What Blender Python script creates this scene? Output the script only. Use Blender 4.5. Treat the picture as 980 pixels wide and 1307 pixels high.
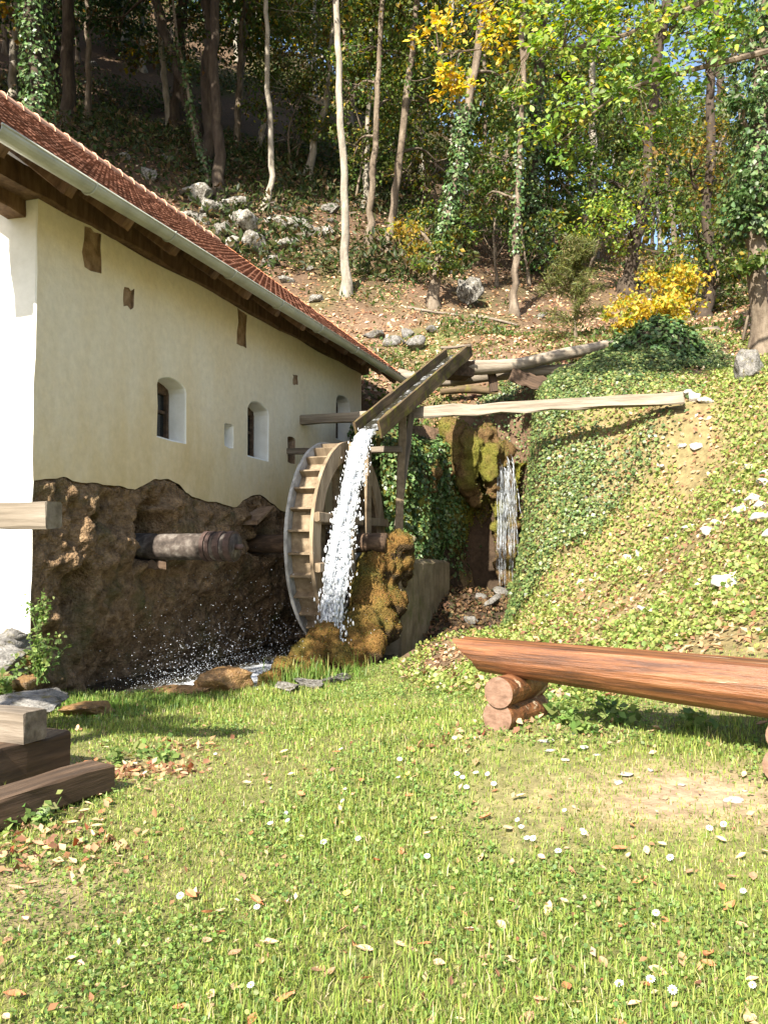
import bpy, bmesh, math
import numpy as np
from mathutils import Vector, Matrix, Quaternion

for o in list(bpy.data.objects):
    bpy.data.objects.remove(o)
scene = bpy.context.scene
col = scene.collection
R = math.radians
rng = np.random.default_rng(7)

# ------------------------------------------------------------------ camera
CAMZ = 1.55
PITCH = R(2.4)
F = 1120.0                       # focal length in photo pixels (980 x 1307)
cam_d = bpy.data.cameras.new('camera')
cam_d.sensor_fit = 'VERTICAL'
cam_d.sensor_height = 36.0
cam_d.sensor_width = 36.0
cam_d.lens = F / 1307.0 * 36.0
cam_d.clip_end = 600
cam_d.clip_start = 0.05
cam = bpy.data.objects.new('camera', cam_d)
col.objects.link(cam)
cam.location = (0, 0, CAMZ)
cam.rotation_euler = (R(90) + PITCH, 0, 0)
scene.camera = cam

# ------------------------------------------------------------------ sky, sun, exposure
SUN_AZ = R(180 + 23.5)           # measured clockwise from +Y: behind the camera, a little left
SUN_EL = R(38)
sun_dir = Vector((math.sin(SUN_AZ) * math.cos(SUN_EL), math.cos(SUN_AZ) * math.cos(SUN_EL), math.sin(SUN_EL)))
world = bpy.data.worlds.new('World')
scene.world = world
world.use_nodes = True
wn = world.node_tree
wn.nodes.clear()
w_out = wn.nodes.new('ShaderNodeOutputWorld')
w_bg = wn.nodes.new('ShaderNodeBackground')
w_sky = wn.nodes.new('ShaderNodeTexSky')
w_sky.sky_type = 'NISHITA'
w_sky.sun_disc = False
w_sky.sun_elevation = SUN_EL
w_sky.sun_rotation = SUN_AZ
w_sky.air_density = 1.0
w_sky.dust_density = 1.5
w_bg.inputs['Strength'].default_value = 0.10
wn.links.new(w_sky.outputs[0], w_bg.inputs[0])
wn.links.new(w_bg.outputs[0], w_out.inputs[0])
sun_l = bpy.data.lights.new('sun', 'SUN')
sun_l.energy = 5.0
sun_l.angle = R(0.55)
sun_l.color = (1.0, 0.94, 0.83)
sun = bpy.data.objects.new('sun', sun_l)
col.objects.link(sun)
sun.rotation_euler = sun_dir.to_track_quat('Z', 'Y').to_euler()
sun.location = (-6, -10, 30)
scene.view_settings.view_transform = 'Standard'
scene.view_settings.look = 'None'
scene.view_settings.gamma = 1.0
scene.view_settings.use_curve_mapping = False
scene.view_settings.exposure = 1.65
scene.render.engine = 'CYCLES'
scene.cycles.max_bounces = 6
scene.cycles.diffuse_bounces = 3
scene.cycles.transparent_max_bounces = 8
scene.cycles.use_denoising = True

# ------------------------------------------------------------------ noise
def _hash(ix, iy, iz, seed):
    h = (ix.astype(np.int64) * 374761393 + iy.astype(np.int64) * 668265263 + iz.astype(np.int64) * 2147483647 + seed * 974634777) & 0xFFFFFFFF
    h = ((h ^ (h >> 13)) * 1274126177) & 0xFFFFFFFF
    h = ((h ^ (h >> 16)) * 2246822519) & 0xFFFFFFFF
    return ((h ^ (h >> 15)) & 0xFFFF) / 32767.5 - 1.0

def vnoise(p, seed=0):
    p = np.asarray(p, float)
    i = np.floor(p)
    f = p - i
    f = f * f * (3 - 2 * f)
    i = i.astype(np.int64)
    out = 0
    for dx in (0, 1):
        for dy in (0, 1):
            for dz in (0, 1):
                w = (f[:, 0] if dx else 1 - f[:, 0]) * (f[:, 1] if dy else 1 - f[:, 1]) * (f[:, 2] if dz else 1 - f[:, 2])
                out = out + w * _hash(i[:, 0] + dx, i[:, 1] + dy, i[:, 2] + dz, seed)
    return out

def fbm(p, octaves=4, seed=0, gain=0.5):
    p = np.asarray(p, float)
    if p.shape[1] == 2:
        p = np.column_stack([p, np.zeros(len(p))])
    a, s, tot = 1.0, 0.0, 0.0
    for k in range(octaves):
        s = s + a * vnoise(p * (2.03 ** k) + 17.3 * k, seed + k)
        tot += a
        a *= gain
    return s / tot

def sstep(a, b, x):
    t = np.clip((x - a) / (b - a), 0, 1)
    return t * t * (3 - 2 * t)

# ------------------------------------------------------------------ pixels of the photo to directions
def ray(px, py):
    u = (px - 490.0) / F
    v = (653.5 - py) / F
    return np.array([u, math.cos(PITCH) - v * math.sin(PITCH), math.sin(PITCH) + v * math.cos(PITCH)])

def U(px, py, d):
    r = ray(px, py)
    return np.array([0, 0, CAMZ]) + r * (d / r[1])

# ------------------------------------------------------------------ objects
def tag(o, label=None, cat=None, group=None, kind=None):
    if label: o['label'] = label
    if cat: o['category'] = cat
    if group: o['group'] = group
    if kind: o['kind'] = kind
    return o

WM = {}

def put(o, parent=None, M=None):
    M = M or Matrix.Identity(4)
    col.objects.link(o)
    if parent is not None:
        o.parent = parent
        o.matrix_basis = WM[parent.name].inverted() @ M
    else:
        o.matrix_basis = M
    WM[o.name] = M
    return o

def empty(name, loc=(0, 0, 0), rotz=0.0):
    o = bpy.data.objects.new(name, None)
    o.empty_display_size = 0.1
    return put(o, None, Matrix.Translation(Vector(loc)) @ Matrix.Rotation(rotz, 4, 'Z'))

def mesh_np(name, v, faces=None, quads=None, tris=None, mats=(), colr=None, smooth=False, fmat=None):
    me = bpy.data.meshes.new(name)
    v = np.asarray(v, np.float32)
    if faces is not None:
        me.from_pydata([tuple(map(float, p)) for p in v], [], faces)
    else:
        f = quads if quads is not None else tris
        f = np.asarray(f, np.int32)
        k = f.shape[1]
        me.vertices.add(len(v))
        me.vertices.foreach_set('co', v.ravel())
        me.loops.add(f.size)
        me.loops.foreach_set('vertex_index', f.ravel())
        me.polygons.add(len(f))
        me.polygons.foreach_set('loop_start', np.arange(len(f), dtype=np.int32) * k)
        me.update(calc_edges=True)
    for m in (mats if isinstance(mats, (list, tuple)) else [mats]):
        if m is not None:
            me.materials.append(m)
    if colr is not None:
        ca = me.color_attributes.new('Col', 'FLOAT_COLOR', 'POINT')
        c = np.ones((len(v), 4), np.float32)
        c[:, :3] = colr
        ca.data.foreach_set('color', c.ravel())
    if smooth:
        me.polygons.foreach_set('use_smooth', np.ones(len(me.polygons), bool))
    if fmat is not None:
        me.polygons.foreach_set('material_index', np.asarray(fmat, np.int32))
    me.update()
    return me

def mobj(name, v, parent=None, M=None, **kw):
    """one mesh object; world-space vertices when M is None (a top-level thing gets its origin at its base)"""
    v = np.asarray(v, float)
    if M is None and parent is None:
        c = np.array([(v[:, 0].min() + v[:, 0].max()) / 2, (v[:, 1].min() + v[:, 1].max()) / 2, v[:, 2].min()])
        me = mesh_np(name, v - c, **kw)
        return put(bpy.data.objects.new(name, me), None, Matrix.Translation(Vector(c)))
    me = mesh_np(name, v, **kw)
    return put(bpy.data.objects.new(name, me), parent, M)

class Geo:
    """collects several closed shapes of ONE part"""
    def __init__(s): s.v = []; s.f = []; s.n = 0
    def add(s, v, f):
        v = np.asarray(v, float)
        s.v.append(v)
        s.f += [tuple(int(i) + s.n for i in q) for q in f]
        s.n += len(v)
        return s
    def obj(s, name, mat, parent=None, M=None, smooth=False):
        return mobj(name, np.vstack(s.v), parent, M, faces=s.f, mats=mat, smooth=smooth)

def box_vf(x0, x1, y0, y1, z0, z1):
    v = [(x0, y0, z0), (x1, y0, z0), (x1, y1, z0), (x0, y1, z0), (x0, y0, z1), (x1, y0, z1), (x1, y1, z1), (x0, y1, z1)]
    f = [(0, 3, 2, 1), (4, 5, 6, 7), (0, 1, 5, 4), (1, 2, 6, 5), (2, 3, 7, 6), (3, 0, 4, 7)]
    return np.array(v), f

def frame_to(p0, p1, up=(0, 0, 1)):
    p0, p1 = Vector(p0), Vector(p1)
    x = (p1 - p0).normalized()
    y = Vector(up).cross(x)
    if y.length < 1e-4: y = Vector((0, 1, 0)).cross(x)
    y.normalize()
    z = x.cross(y)
    return Matrix(((x.x, y.x, z.x, p0.x), (x.y, y.y, z.y, p0.y), (x.z, y.z, z.z, p0.z), (0, 0, 0, 1)))

def beam_vf(L, w, h, seg=8, jit=0.006, bev=0.012, seed=0, sag=0.0, taper=1.0):
    """old sawn timber along local x, origin at one end, bevelled section, slightly uneven"""
    r = np.random.default_rng(seed)
    hw, hh = w / 2, h / 2
    b = min(bev, hw * .5, hh * .5)
    sec = np.array([(-hw + b, -hh), (hw - b, -hh), (hw, -hh + b), (hw, hh - b), (hw - b, hh), (-hw + b, hh), (-hw, hh - b), (-hw, -hh + b)])
    xs = np.linspace(0, L, seg + 1)
    v = []
    oy = oz = 0
    for i, x in enumerate(xs):
        k = 1 + (taper - 1) * x / L
        s = sec * k + r.normal(0, jit, sec.shape)
        s[:, 1] -= sag * 4 * (x / L) * (1 - x / L)
        oy = r.normal(0, jit); oz = r.normal(0, jit)
        xx = x + (r.normal(0, jit, 8) if i in (0, seg) else np.zeros(8))
        v.append(np.column_stack([np.zeros(8) + xx, s[:, 0] + oy, s[:, 1] + oz]))
    f = []
    for i in range(seg):
        for j in range(8):
            a, b2 = i * 8 + j, i * 8 + (j + 1) % 8
            f.append((a, b2, b2 + 8, a + 8))
    f.append(tuple(range(7, -1, -1)))
    f.append(tuple(seg * 8 + j for j in range(8)))
    return np.vstack(v), f

def beam(name, p0, p1, w, h, mat, parent=None, up=(0, 0, 1), **kw):
    L = (Vector(p1) - Vector(p0)).length
    v, f = beam_vf(L, w, h, **kw)
    return mobj(name, v, parent, frame_to(p0, p1, up), faces=f, mats=mat)

def tube_vf(path, radii, n=10, noise=0.0, seed=0, nscale=3.0, cap=True, flat=None):
    path = np.asarray(path, float)
    radii = np.broadcast_to(np.asarray(radii, float), (len(path),))
    tang = np.gradient(path, axis=0)
    tang /= np.linalg.norm(tang, axis=1)[:, None] + 1e-9
    ref = np.array([0, 0, 1.0]) if abs(tang[0, 2]) < .8 else np.array([1.0, 0, 0])
    u = np.cross(ref, tang[0]); u /= np.linalg.norm(u)
    rings = []
    a = np.linspace(0, 2 * np.pi, n, endpoint=False)
    for i in range(len(path)):
        u = u - tang[i] * np.dot(u, tang[i]); u /= np.linalg.norm(u)
        w = np.cross(tang[i], u)
        rings.append(path[i] + radii[i] * (np.cos(a)[:, None] * u + np.sin(a)[:, None] * w))
    v = np.vstack(rings)
    if noise:
        ctr = np.repeat(path, n, axis=0)
        d = v - ctr
        v = ctr + d * (1 + noise * fbm(v * nscale, 3, seed))[:, None]
    f = []
    for i in range(len(path) - 1):
        for j in range(n):
            p, q = i * n + j, i * n + (j + 1) % n
            f.append((p, q, q + n, p + n))
    if cap:
        f.append(tuple(range(n - 1, -1, -1)))
        f.append(tuple((len(path) - 1) * n + j for j in range(n)))
    return v, f

def resample(pts, n):
    pts = np.asarray(pts, float)
    k = len(pts)
    if k == 2:
        return pts[0] + (pts[1] - pts[0]) * np.linspace(0, 1, n)[:, None]
    t = np.linspace(0, k - 1, n)
    P = np.vstack([2 * pts[0] - pts[1], pts, 2 * pts[-1] - pts[-2]])
    out = []
    for s in t:
        i = min(int(s), k - 2); q = s - i
        p0, p1, p2, p3 = P[i], P[i + 1], P[i + 2], P[i + 3]
        out.append(.5 * ((2 * p1) + (p2 - p0) * q + (2 * p0 - 5 * p1 + 4 * p2 - p3) * q * q + (3 * p1 - p0 - 3 * p2 + p3) * q ** 3))
    return np.array(out)

# ------------------------------------------------------------------ materials
def new_mat(name):
    m = bpy.data.materials.new(name)
    m.use_nodes = True
    m.node_tree.nodes.clear()
    return m, m.node_tree.nodes, m.node_tree.links

def ramp(nodes, stops):
    r = nodes.new('ShaderNodeValToRGB')
    e = r.color_ramp.elements
    while len(e) < len(stops): e.new(0.5)
    for k, (p, c) in enumerate(stops):
        e[k].position = p
        e[k].color = (*c, 1) if len(c) == 3 else c
    return r

def noise_mat(name, stops, scale=(4, 4, 4), rough=0.85, bump=0.3, bscale=None, detail=8, dist=0.02, second=None, sstretch=False, spec=0.3, objrand=0.0, rough2=None, sharp=.62):
    """base colour from a noise ramp in object space, with fine relief; second = (stops colour, scale, threshold lo, hi) patches"""
    m, n, l = new_mat(name)
    out = n.new('ShaderNodeOutputMaterial')
    b = n.new('ShaderNodeBsdfPrincipled')
    b.inputs['Roughness'].default_value = rough
    b.inputs['Specular IOR Level'].default_value = spec
    tc = n.new('ShaderNodeTexCoord')
    mp = n.new('ShaderNodeMapping')
    mp.inputs['Scale'].default_value = scale
    nz = n.new('ShaderNodeTexNoise')
    nz.inputs['Scale'].default_value = 1.0
    nz.inputs['Detail'].default_value = detail
    nz.inputs['Roughness'].default_value = sharp
    l.new(tc.outputs['Object'], mp.inputs[0])
    vec = mp.outputs[0]
    oi = n.new('ShaderNodeObjectInfo')
    va = n.new('ShaderNodeVectorMath'); va.operation = 'SCALE'
    cb = n.new('ShaderNodeCombineXYZ')
    l.new(oi.outputs['Random'], cb.inputs[0]); l.new(oi.outputs['Random'], cb.inputs[1])
    va.inputs['Scale'].default_value = 37.0
    l.new(cb.outputs[0], va.inputs[0])
    ad = n.new('ShaderNodeVectorMath'); ad.operation = 'ADD'
    l.new(mp.outputs[0], ad.inputs[0]); l.new(va.outputs[0], ad.inputs[1])
    l.new(ad.outputs[0], nz.inputs['Vector'])
    rp = ramp(n, stops)
    l.new(nz.outputs['Fac'], rp.inputs[0])
    colr = rp.outputs[0]
    if second:
        c2, s2, lo, hi = second
        n2 = n.new('ShaderNodeTexNoise')
        n2.inputs['Scale'].default_value = s2
        n2.inputs['Detail'].default_value = 6
        n2.inputs['Roughness'].default_value = .65
        l.new(mp.outputs[0] if sstretch else tc.outputs['Object'], n2.inputs['Vector'])
        mr = n.new('ShaderNodeMapRange')
        mr.inputs['From Min'].default_value = lo
        mr.inputs['From Max'].default_value = hi
        l.new(n2.outputs['Fac'], mr.inputs['Value'])
        mx = n.new('ShaderNodeMix'); mx.data_type = 'RGBA'
        mx.inputs['B'].default_value = (*c2, 1)
        l.new(mr.outputs[0], mx.inputs['Factor'])
        l.new(colr, mx.inputs['A'])
        colr = mx.outputs['Result']
    if objrand:
        hs = n.new('ShaderNodeHueSaturation')
        m2 = n.new('ShaderNodeMapRange')
        m2.inputs['To Min'].default_value = 1 - objrand
        m2.inputs['To Max'].default_value = 1 + objrand
        l.new(oi.outputs['Random'], m2.inputs['Value'])
        l.new(m2.outputs[0], hs.inputs['Value'])
        l.new(colr, hs.inputs['Color'])
        colr = hs.outputs[0]
    l.new(colr, b.inputs['Base Color'])
    if bump:
        bp = n.new('ShaderNodeBump')
        bp.inputs['Strength'].default_value = bump
        bp.inputs['Distance'].default_value = dist
        if bscale:
            nb = n.new('ShaderNodeTexNoise')
            nb.inputs['Scale'].default_value = bscale
            nb.inputs['Detail'].default_value = 6
            l.new(tc.outputs['Object'], nb.inputs['Vector'])
            l.new(nb.outputs['Fac'], bp.inputs['Height'])
        else:
            l.new(nz.outputs['Fac'], bp.inputs['Height'])
        l.new(bp.outputs[0], b.inputs['Normal'])
    l.new(b.outputs[0], out.inputs[0])
    return m

def leaf_mat(name, rough=0.5, trans=0.45, spec=0.35, gain=1.0):
    m, n, l = new_mat(name)
    out = n.new('ShaderNodeOutputMaterial')
    at = n.new('ShaderNodeAttribute'); at.attribute_name = 'Col'
    b = n.new('ShaderNodeBsdfPrincipled')
    b.inputs['Roughness'].default_value = rough
    b.inputs['Specular IOR Level'].default_value = spec
    l.new(at.outputs['Color'], b.inputs['Base Color'])
    if trans:
        t = n.new('ShaderNodeBsdfTranslucent')
        hs = n.new('ShaderNodeHueSaturation')
        hs.inputs['Saturation'].default_value = 1.15
        hs.inputs['Value'].default_value = 1.25
        l.new(at.outputs['Color'], hs.inputs['Color'])
        l.new(hs.outputs[0], t.inputs['Color'])
        mx = n.new('ShaderNodeMixShader')
        mx.inputs[0].default_value = trans
        l.new(b.outputs[0], mx.inputs[1]); l.new(t.outputs[0], mx.inputs[2])
        l.new(mx.outputs[0], out.inputs[0])
    else:
        l.new(b.outputs[0], out.inputs[0])
    return m

def attr_noise_mat(name, rough=.95, scale=9.0, amount=.55, bump=.6, dist=.05, bscale=14.0):
    """vertex zones ('Col') broken up by noise, fine relief"""
    m, n, l = new_mat(name)
    out = n.new('ShaderNodeOutputMaterial')
    at = n.new('ShaderNodeAttribute'); at.attribute_name = 'Col'
    b = n.new('ShaderNodeBsdfPrincipled')
    b.inputs['Roughness'].default_value = rough
    b.inputs['Specular IOR Level'].default_value = .15
    tc = n.new('ShaderNodeTexCoord')
    nz = n.new('ShaderNodeTexNoise'); nz.inputs['Scale'].default_value = scale; nz.inputs['Detail'].default_value = 10; nz.inputs['Roughness'].default_value = .7
    l.new(tc.outputs['Object'], nz.inputs['Vector'])
    mr = n.new('ShaderNodeMapRange'); mr.inputs['From Min'].default_value = .25; mr.inputs['From Max'].default_value = .75
    mr.inputs['To Min'].default_value = 1 - amount; mr.inputs['To Max'].default_value = 1 + amount
    l.new(nz.outputs['Fac'], mr.inputs['Value'])
    hs = n.new('ShaderNodeHueSaturation')
    l.new(mr.outputs[0], hs.inputs['Value']); l.new(at.outputs['Color'], hs.inputs['Color'])
    l.new(hs.outputs[0], b.inputs['Base Color'])
    nb = n.new('ShaderNodeTexNoise'); nb.inputs['Scale'].default_value = bscale; nb.inputs['Detail'].default_value = 8
    l.new(tc.outputs['Object'], nb.inputs['Vector'])
    bp = n.new('ShaderNodeBump'); bp.inputs['Strength'].default_value = bump; bp.inputs['Distance'].default_value = dist
    l.new(nb.outputs['Fac'], bp.inputs['Height']); l.new(bp.outputs[0], b.inputs['Normal'])
    l.new(b.outputs[0], out.inputs[0])
    return m

def plain(name, c, rough=.6, metal=0.0, spec=.4, bump=0, bscale=20):
    return noise_mat(name, [(.3, tuple(x * .8 for x in c)), (.7, tuple(min(1, x * 1.2) for x in c))], (bscale,) * 3, rough, bump, spec=spec)

M_ = {}
M_['ground'] = attr_noise_mat('ground_soil')
M_['leaf'] = leaf_mat('leaf')
M_['grass'] = leaf_mat('grass_blade', .45, .4, .3)
M_['ivy'] = leaf_mat('ivy_leaf', .42, .15, .4)
M_['dry'] = leaf_mat('dry_leaf', .7, .25, .2)
M_['moss'] = attr_noise_mat('moss', 1.0, 30, .6, .9, .05, 45)
M_['tufa'] = noise_mat('tufa_stone', [(.28, (.045, .028, .015)), (.45, (.16, .10, .052)), (.58, (.27, .175, .095)), (.75, (.40, .28, .165))], (8, 8, 8), .95, 1.0, 30, dist=.08, second=((.09, .08, .03), 1.6, .52, .70), sharp=.75)
M_['wood_grey'] = noise_mat('weathered_grey_wood', [(.25, (.05, .04, .03)), (.5, (.15, .12, .09)), (.75, (.28, .24, .19))], (1.2, 16, 16), .85, .6, dist=.02, objrand=.15)
M_['wood_pale'] = noise_mat('sun_bleached_wood', [(.25, (.085, .065, .045)), (.5, (.20, .165, .125)), (.75, (.32, .275, .22))], (1.0, 15, 15), .85, .5, dist=.02, objrand=.1)
M_['wood_dark'] = noise_mat('dark_old_wood', [(.25, (.022, .014, .009)), (.5, (.065, .04, .024)), (.78, (.15, .095, .058))], (1.2, 16, 16), .8, .6, dist=.02, objrand=.2)
M_['wood_eave'] = noise_mat('eave_timber', [(.25, (.055, .03, .016)), (.5, (.14, .08, .045)), (.78, (.25, .16, .095))], (12, 12, 3), .85, .5, dist=.02, objrand=.25)
M_['wood_wheel'] = noise_mat('wheel_board', [(.25, (.085, .06, .036)), (.5, (.19, .14, .088)), (.75, (.29, .225, .15))], (9, 9, 2.2), .85, .4, dist=.02, objrand=.14)
M_['wood_wheel_grey'] = noise_mat('wheel_rim_grey', [(.25, (.16, .15, .135)), (.5, (.32, .31, .29)), (.75, (.46, .45, .43))], (8, 8, 8), .85, .4, dist=.02)
M_['wood_mossy'] = noise_mat('mossy_flume_wood', [(.25, (.03, .02, .011)), (.5, (.085, .058, .03)), (.78, (.17, .12, .065))], (1.2, 14, 14), .85, .6, dist=.02, second=((.12, .105, .02), 5.0, .50, .66))
M_['shaft_wood'] = noise_mat('old_shaft_wood', [(.3, (.02, .015, .012)), (.5, (.07, .055, .045)), (.72, (.20, .175, .15))], (9, 9, 9), .85, .7, dist=.02)  # tone darkened in place of the shade over the shaft
M_['bench'] = noise_mat('varnished_log', [(.32, (.024, .012, .008)), (.44, (.085, .034, .015)), (.55, (.19, .072, .026)), (.72, (.33, .17, .085))], (.8, 13, 13), .45, .9, dist=.02, spec=.5, second=((.46, .34, .23), .8, .605, .64), sstretch=True, sharp=.72)
M_['log_end'] = noise_mat('log_end_grain', [(.25, (.09, .05, .03)), (.5, (.18, .105, .07)), (.75, (.26, .165, .115))], (3, 26, 26), .8, .5, dist=.01)
M_['iron'] = noise_mat('rusty_iron', [(.3, (.035, .022, .018)), (.6, (.085, .052, .042)), (.8, (.14, .10, .085))], (14, 14, 14), .75, .4, dist=.006)
M_['zinc'] = noise_mat('zinc_gutter', [(.3, (.24, .25, .21)), (.7, (.40, .41, .35))], (3, 3, 3), .42, .05, spec=.6)
M_['tile'] = noise_mat('clay_tile', [(.25, (.075, .036, .024)), (.5, (.14, .06, .037)), (.75, (.22, .105, .068))], (7, 7, 7), .85, .3, objrand=.3)
M_['tile_bright'] = noise_mat('new_orange_tile', [(.25, (.42, .15, .07)), (.75, (.60, .25, .13))], (7, 7, 7), .8, .2, objrand=.12)
M_['lime'] = noise_mat('lime_white', [(.3, (.66, .64, .58)), (.7, (.80, .78, .73))], (4, 4, 4), .9, .3, 25)
M_['dark'] = plain('dark_interior', (.012, .010, .009), .9)
M_['glass'] = plain('dark_pane', (.02, .022, .022), .15, spec=.6)
M_['rock'] = noise_mat('limestone', [(.30, (.035, .03, .024)), (.44, (.15, .135, .11)), (.56, (.34, .32, .28)), (.75, (.62, .60, .55))], (4.5, 4.5, 4.5), .92, 1.0, 16, dist=.08, objrand=.3, second=((.10, .09, .03), 2.0, .60, .72), sharp=.72)
M_['rock_white'] = noise_mat('pale_stone', [(.3, (.34, .30, .25)), (.6, (.58, .55, .49)), (.8, (.72, .70, .65))], (4, 4, 4), .92, .6, 16, dist=.04, objrand=.12)
M_['rock_grey'] = noise_mat('grey_rock', [(.22, (.05, .045, .04)), (.5, (.17, .16, .145)), (.8, (.36, .34, .31))], (5, 5, 5), .9, .8, 16, dist=.05, second=((.13, .11, .03), 3.0, .55, .7))
M_['rock_wet'] = noise_mat('wet_brown_rock', [(.22, (.06, .03, .012)), (.5, (.23, .125, .045)), (.8, (.40, .25, .10))], (6, 6, 6), .4, .8, 18, dist=.04, spec=.6)
M_['concrete'] = noise_mat('old_concrete', [(.22, (.07, .055, .03)), (.5, (.20, .155, .09)), (.8, (.32, .26, .17))], (3, 3, 3), .9, .5, 30, second=((.10, .10, .03), 2.5, .52, .7))
M_['bark_pale'] = noise_mat('pale_bark', [(.25, (.10, .085, .065)), (.5, (.24, .21, .165)), (.75, (.40, .36, .30))], (6, 6, 1.6), .9, .6, 12, dist=.03)
M_['bark'] = noise_mat('brown_bark', [(.25, (.05, .035, .024)), (.5, (.13, .10, .07)), (.75, (.25, .20, .15))], (7, 7, 1.6), .95, .8, 12, dist=.03)
M_['bark_dark'] = noise_mat('dark_bark', [(.25, (.018, .013, .009)), (.5, (.05, .036, .025)), (.75, (.10, .078, .055))], (7, 7, 1.6), .95, .8, 12, dist=.03)
M_['petal'] = plain('white_petal', (.80, .80, .82), .6)
M_['flower_eye'] = plain('yellow_eye', (.65, .42, .04), .7)
M_['stem'] = plain('green_stem', (.10, .17, .04), .6)
M_['patch'] = noise_mat('bare_wall_patch', [(.25, (.09, .055, .03)), (.5, (.24, .16, .10)), (.75, (.38, .28, .19))], (6, 6, 6), .95, .7, 24, dist=.03)

def plaster_mat():
    m, n, l = new_mat('lime_plaster')
    out = n.new('ShaderNodeOutputMaterial')
    b = n.new('ShaderNodeBsdfPrincipled'); b.inputs['Roughness'].default_value = .93; b.inputs['Specular IOR Level'].default_value = .2
    tc = n.new('ShaderNodeTexCoord')
    sx = n.new('ShaderNodeSeparateXYZ'); l.new(tc.outputs['Object'], sx.inputs[0])
    mp = n.new('ShaderNodeMapping'); mp.inputs['Scale'].default_value = (1.1, 1.1, .5)
    l.new(tc.outputs['Object'], mp.inputs[0])
    nz = n.new('ShaderNodeTexNoise'); nz.inputs['Scale'].default_value = 1.0; nz.inputs['Detail'].default_value = 8; nz.inputs['Roughness'].default_value = .65
    l.new(mp.outputs[0], nz.inputs['Vector'])
    # damp yellow staining, stronger near the wet stone base, with an uneven outline
    ma = n.new('ShaderNodeMath'); ma.operation = 'MULTIPLY_ADD'; ma.inputs[1].default_value = 2.6
    l.new(nz.outputs['Fac'], ma.inputs[0])
    mz = n.new('ShaderNodeMath'); mz.operation = 'MULTIPLY'; mz.inputs[1].default_value = -.62
    l.new(sx.outputs['Z'], mz.inputs[0]); l.new(mz.outputs[0], ma.inputs[2])
    mr = n.new('ShaderNodeMapRange'); mr.inputs['From Min'].default_value = -2.1; mr.inputs['From Max'].default_value = .5
    l.new(ma.outputs[0], mr.inputs['Value'])
    rp = ramp(n, [(0.0, (.74, .69, .58)), (.35, (.70, .62, .47)), (.7, (.63, .51, .31)), (1.0, (.50, .37, .17))])
    l.new(mr.outputs[0], rp.inputs[0])
    n2 = n.new('ShaderNodeTexNoise'); n2.inputs['Scale'].default_value = 9; n2.inputs['Detail'].default_value = 9; n2.inputs['Roughness'].default_value = .7
    l.new(tc.outputs['Object'], n2.inputs['Vector'])
    m2 = n.new('ShaderNodeMapRange'); m2.inputs['From Min'].default_value = .3; m2.inputs['From Max'].default_value = .7; m2.inputs['To Min'].default_value = .88; m2.inputs['To Max'].default_value = 1.06
    l.new(n2.outputs['Fac'], m2.inputs['Value'])
    hs = n.new('ShaderNodeHueSaturation'); l.new(m2.outputs[0], hs.inputs['Value']); l.new(rp.outputs[0], hs.inputs['Color'])
    l.new(hs.outputs[0], b.inputs['Base Color'])
    bp = n.new('ShaderNodeBump'); bp.inputs['Strength'].default_value = .45; bp.inputs['Distance'].default_value = .02
    n3 = n.new('ShaderNodeTexNoise'); n3.inputs['Scale'].default_value = 14; n3.inputs['Detail'].default_value = 8
    l.new(tc.outputs['Object'], n3.inputs['Vector'])
    l.new(n3.outputs['Fac'], bp.inputs['Height']); l.new(bp.outputs[0], b.inputs['Normal'])
    l.new(b.outputs[0], out.inputs[0])
    return m
M_['plaster'] = plaster_mat()

def water_mat(name, foam_lo, foam_hi, scale):
    m, n, l = new_mat(name)
    out = n.new('ShaderNodeOutputMaterial')
    b = n.new('ShaderNodeBsdfPrincipled'); b.inputs['Roughness'].default_value = .06; b.inputs['Base Color'].default_value = (.03, .028, .02, 1)
    fo = n.new('ShaderNodeBsdfPrincipled'); fo.inputs['Base Color'].default_value = (.82, .84, .86, 1); fo.inputs['Roughness'].default_value = .5
    at = n.new('ShaderNodeAttribute'); at.attribute_name = 'Col'
    tc = n.new('ShaderNodeTexCoord')
    nz = n.new('ShaderNodeTexNoise'); nz.inputs['Scale'].default_value = scale; nz.inputs['Detail'].default_value = 10; nz.inputs['Roughness'].default_value = .72
    l.new(tc.outputs['Object'], nz.inputs['Vector'])
    ad = n.new('ShaderNodeMath'); ad.operation = 'ADD'
    l.new(nz.outputs['Fac'], ad.inputs[0]); l.new(at.outputs['Fac'], ad.inputs[1])
    mr = n.new('ShaderNodeMapRange'); mr.inputs['From Min'].default_value = foam_lo; mr.inputs['From Max'].default_value = foam_hi
    l.new(ad.outputs[0], mr.inputs['Value'])
    bp = n.new('ShaderNodeBump'); bp.inputs['Strength'].default_value = .6; bp.inputs['Distance'].default_value = .05
    l.new(nz.outputs['Fac'], bp.inputs['Height'])
    l.new(bp.outputs[0], b.inputs['Normal']); l.new(bp.outputs[0], fo.inputs['Normal'])
    mx = n.new('ShaderNodeMixShader')
    l.new(mr.outputs[0], mx.inputs[0]); l.new(b.outputs[0], mx.inputs[1]); l.new(fo.outputs[0], mx.inputs[2])
    l.new(mx.outputs[0], out.inputs[0])
    return m
M_['stream'] = water_mat('stream_water', .95, 1.25, 6.0)

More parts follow.
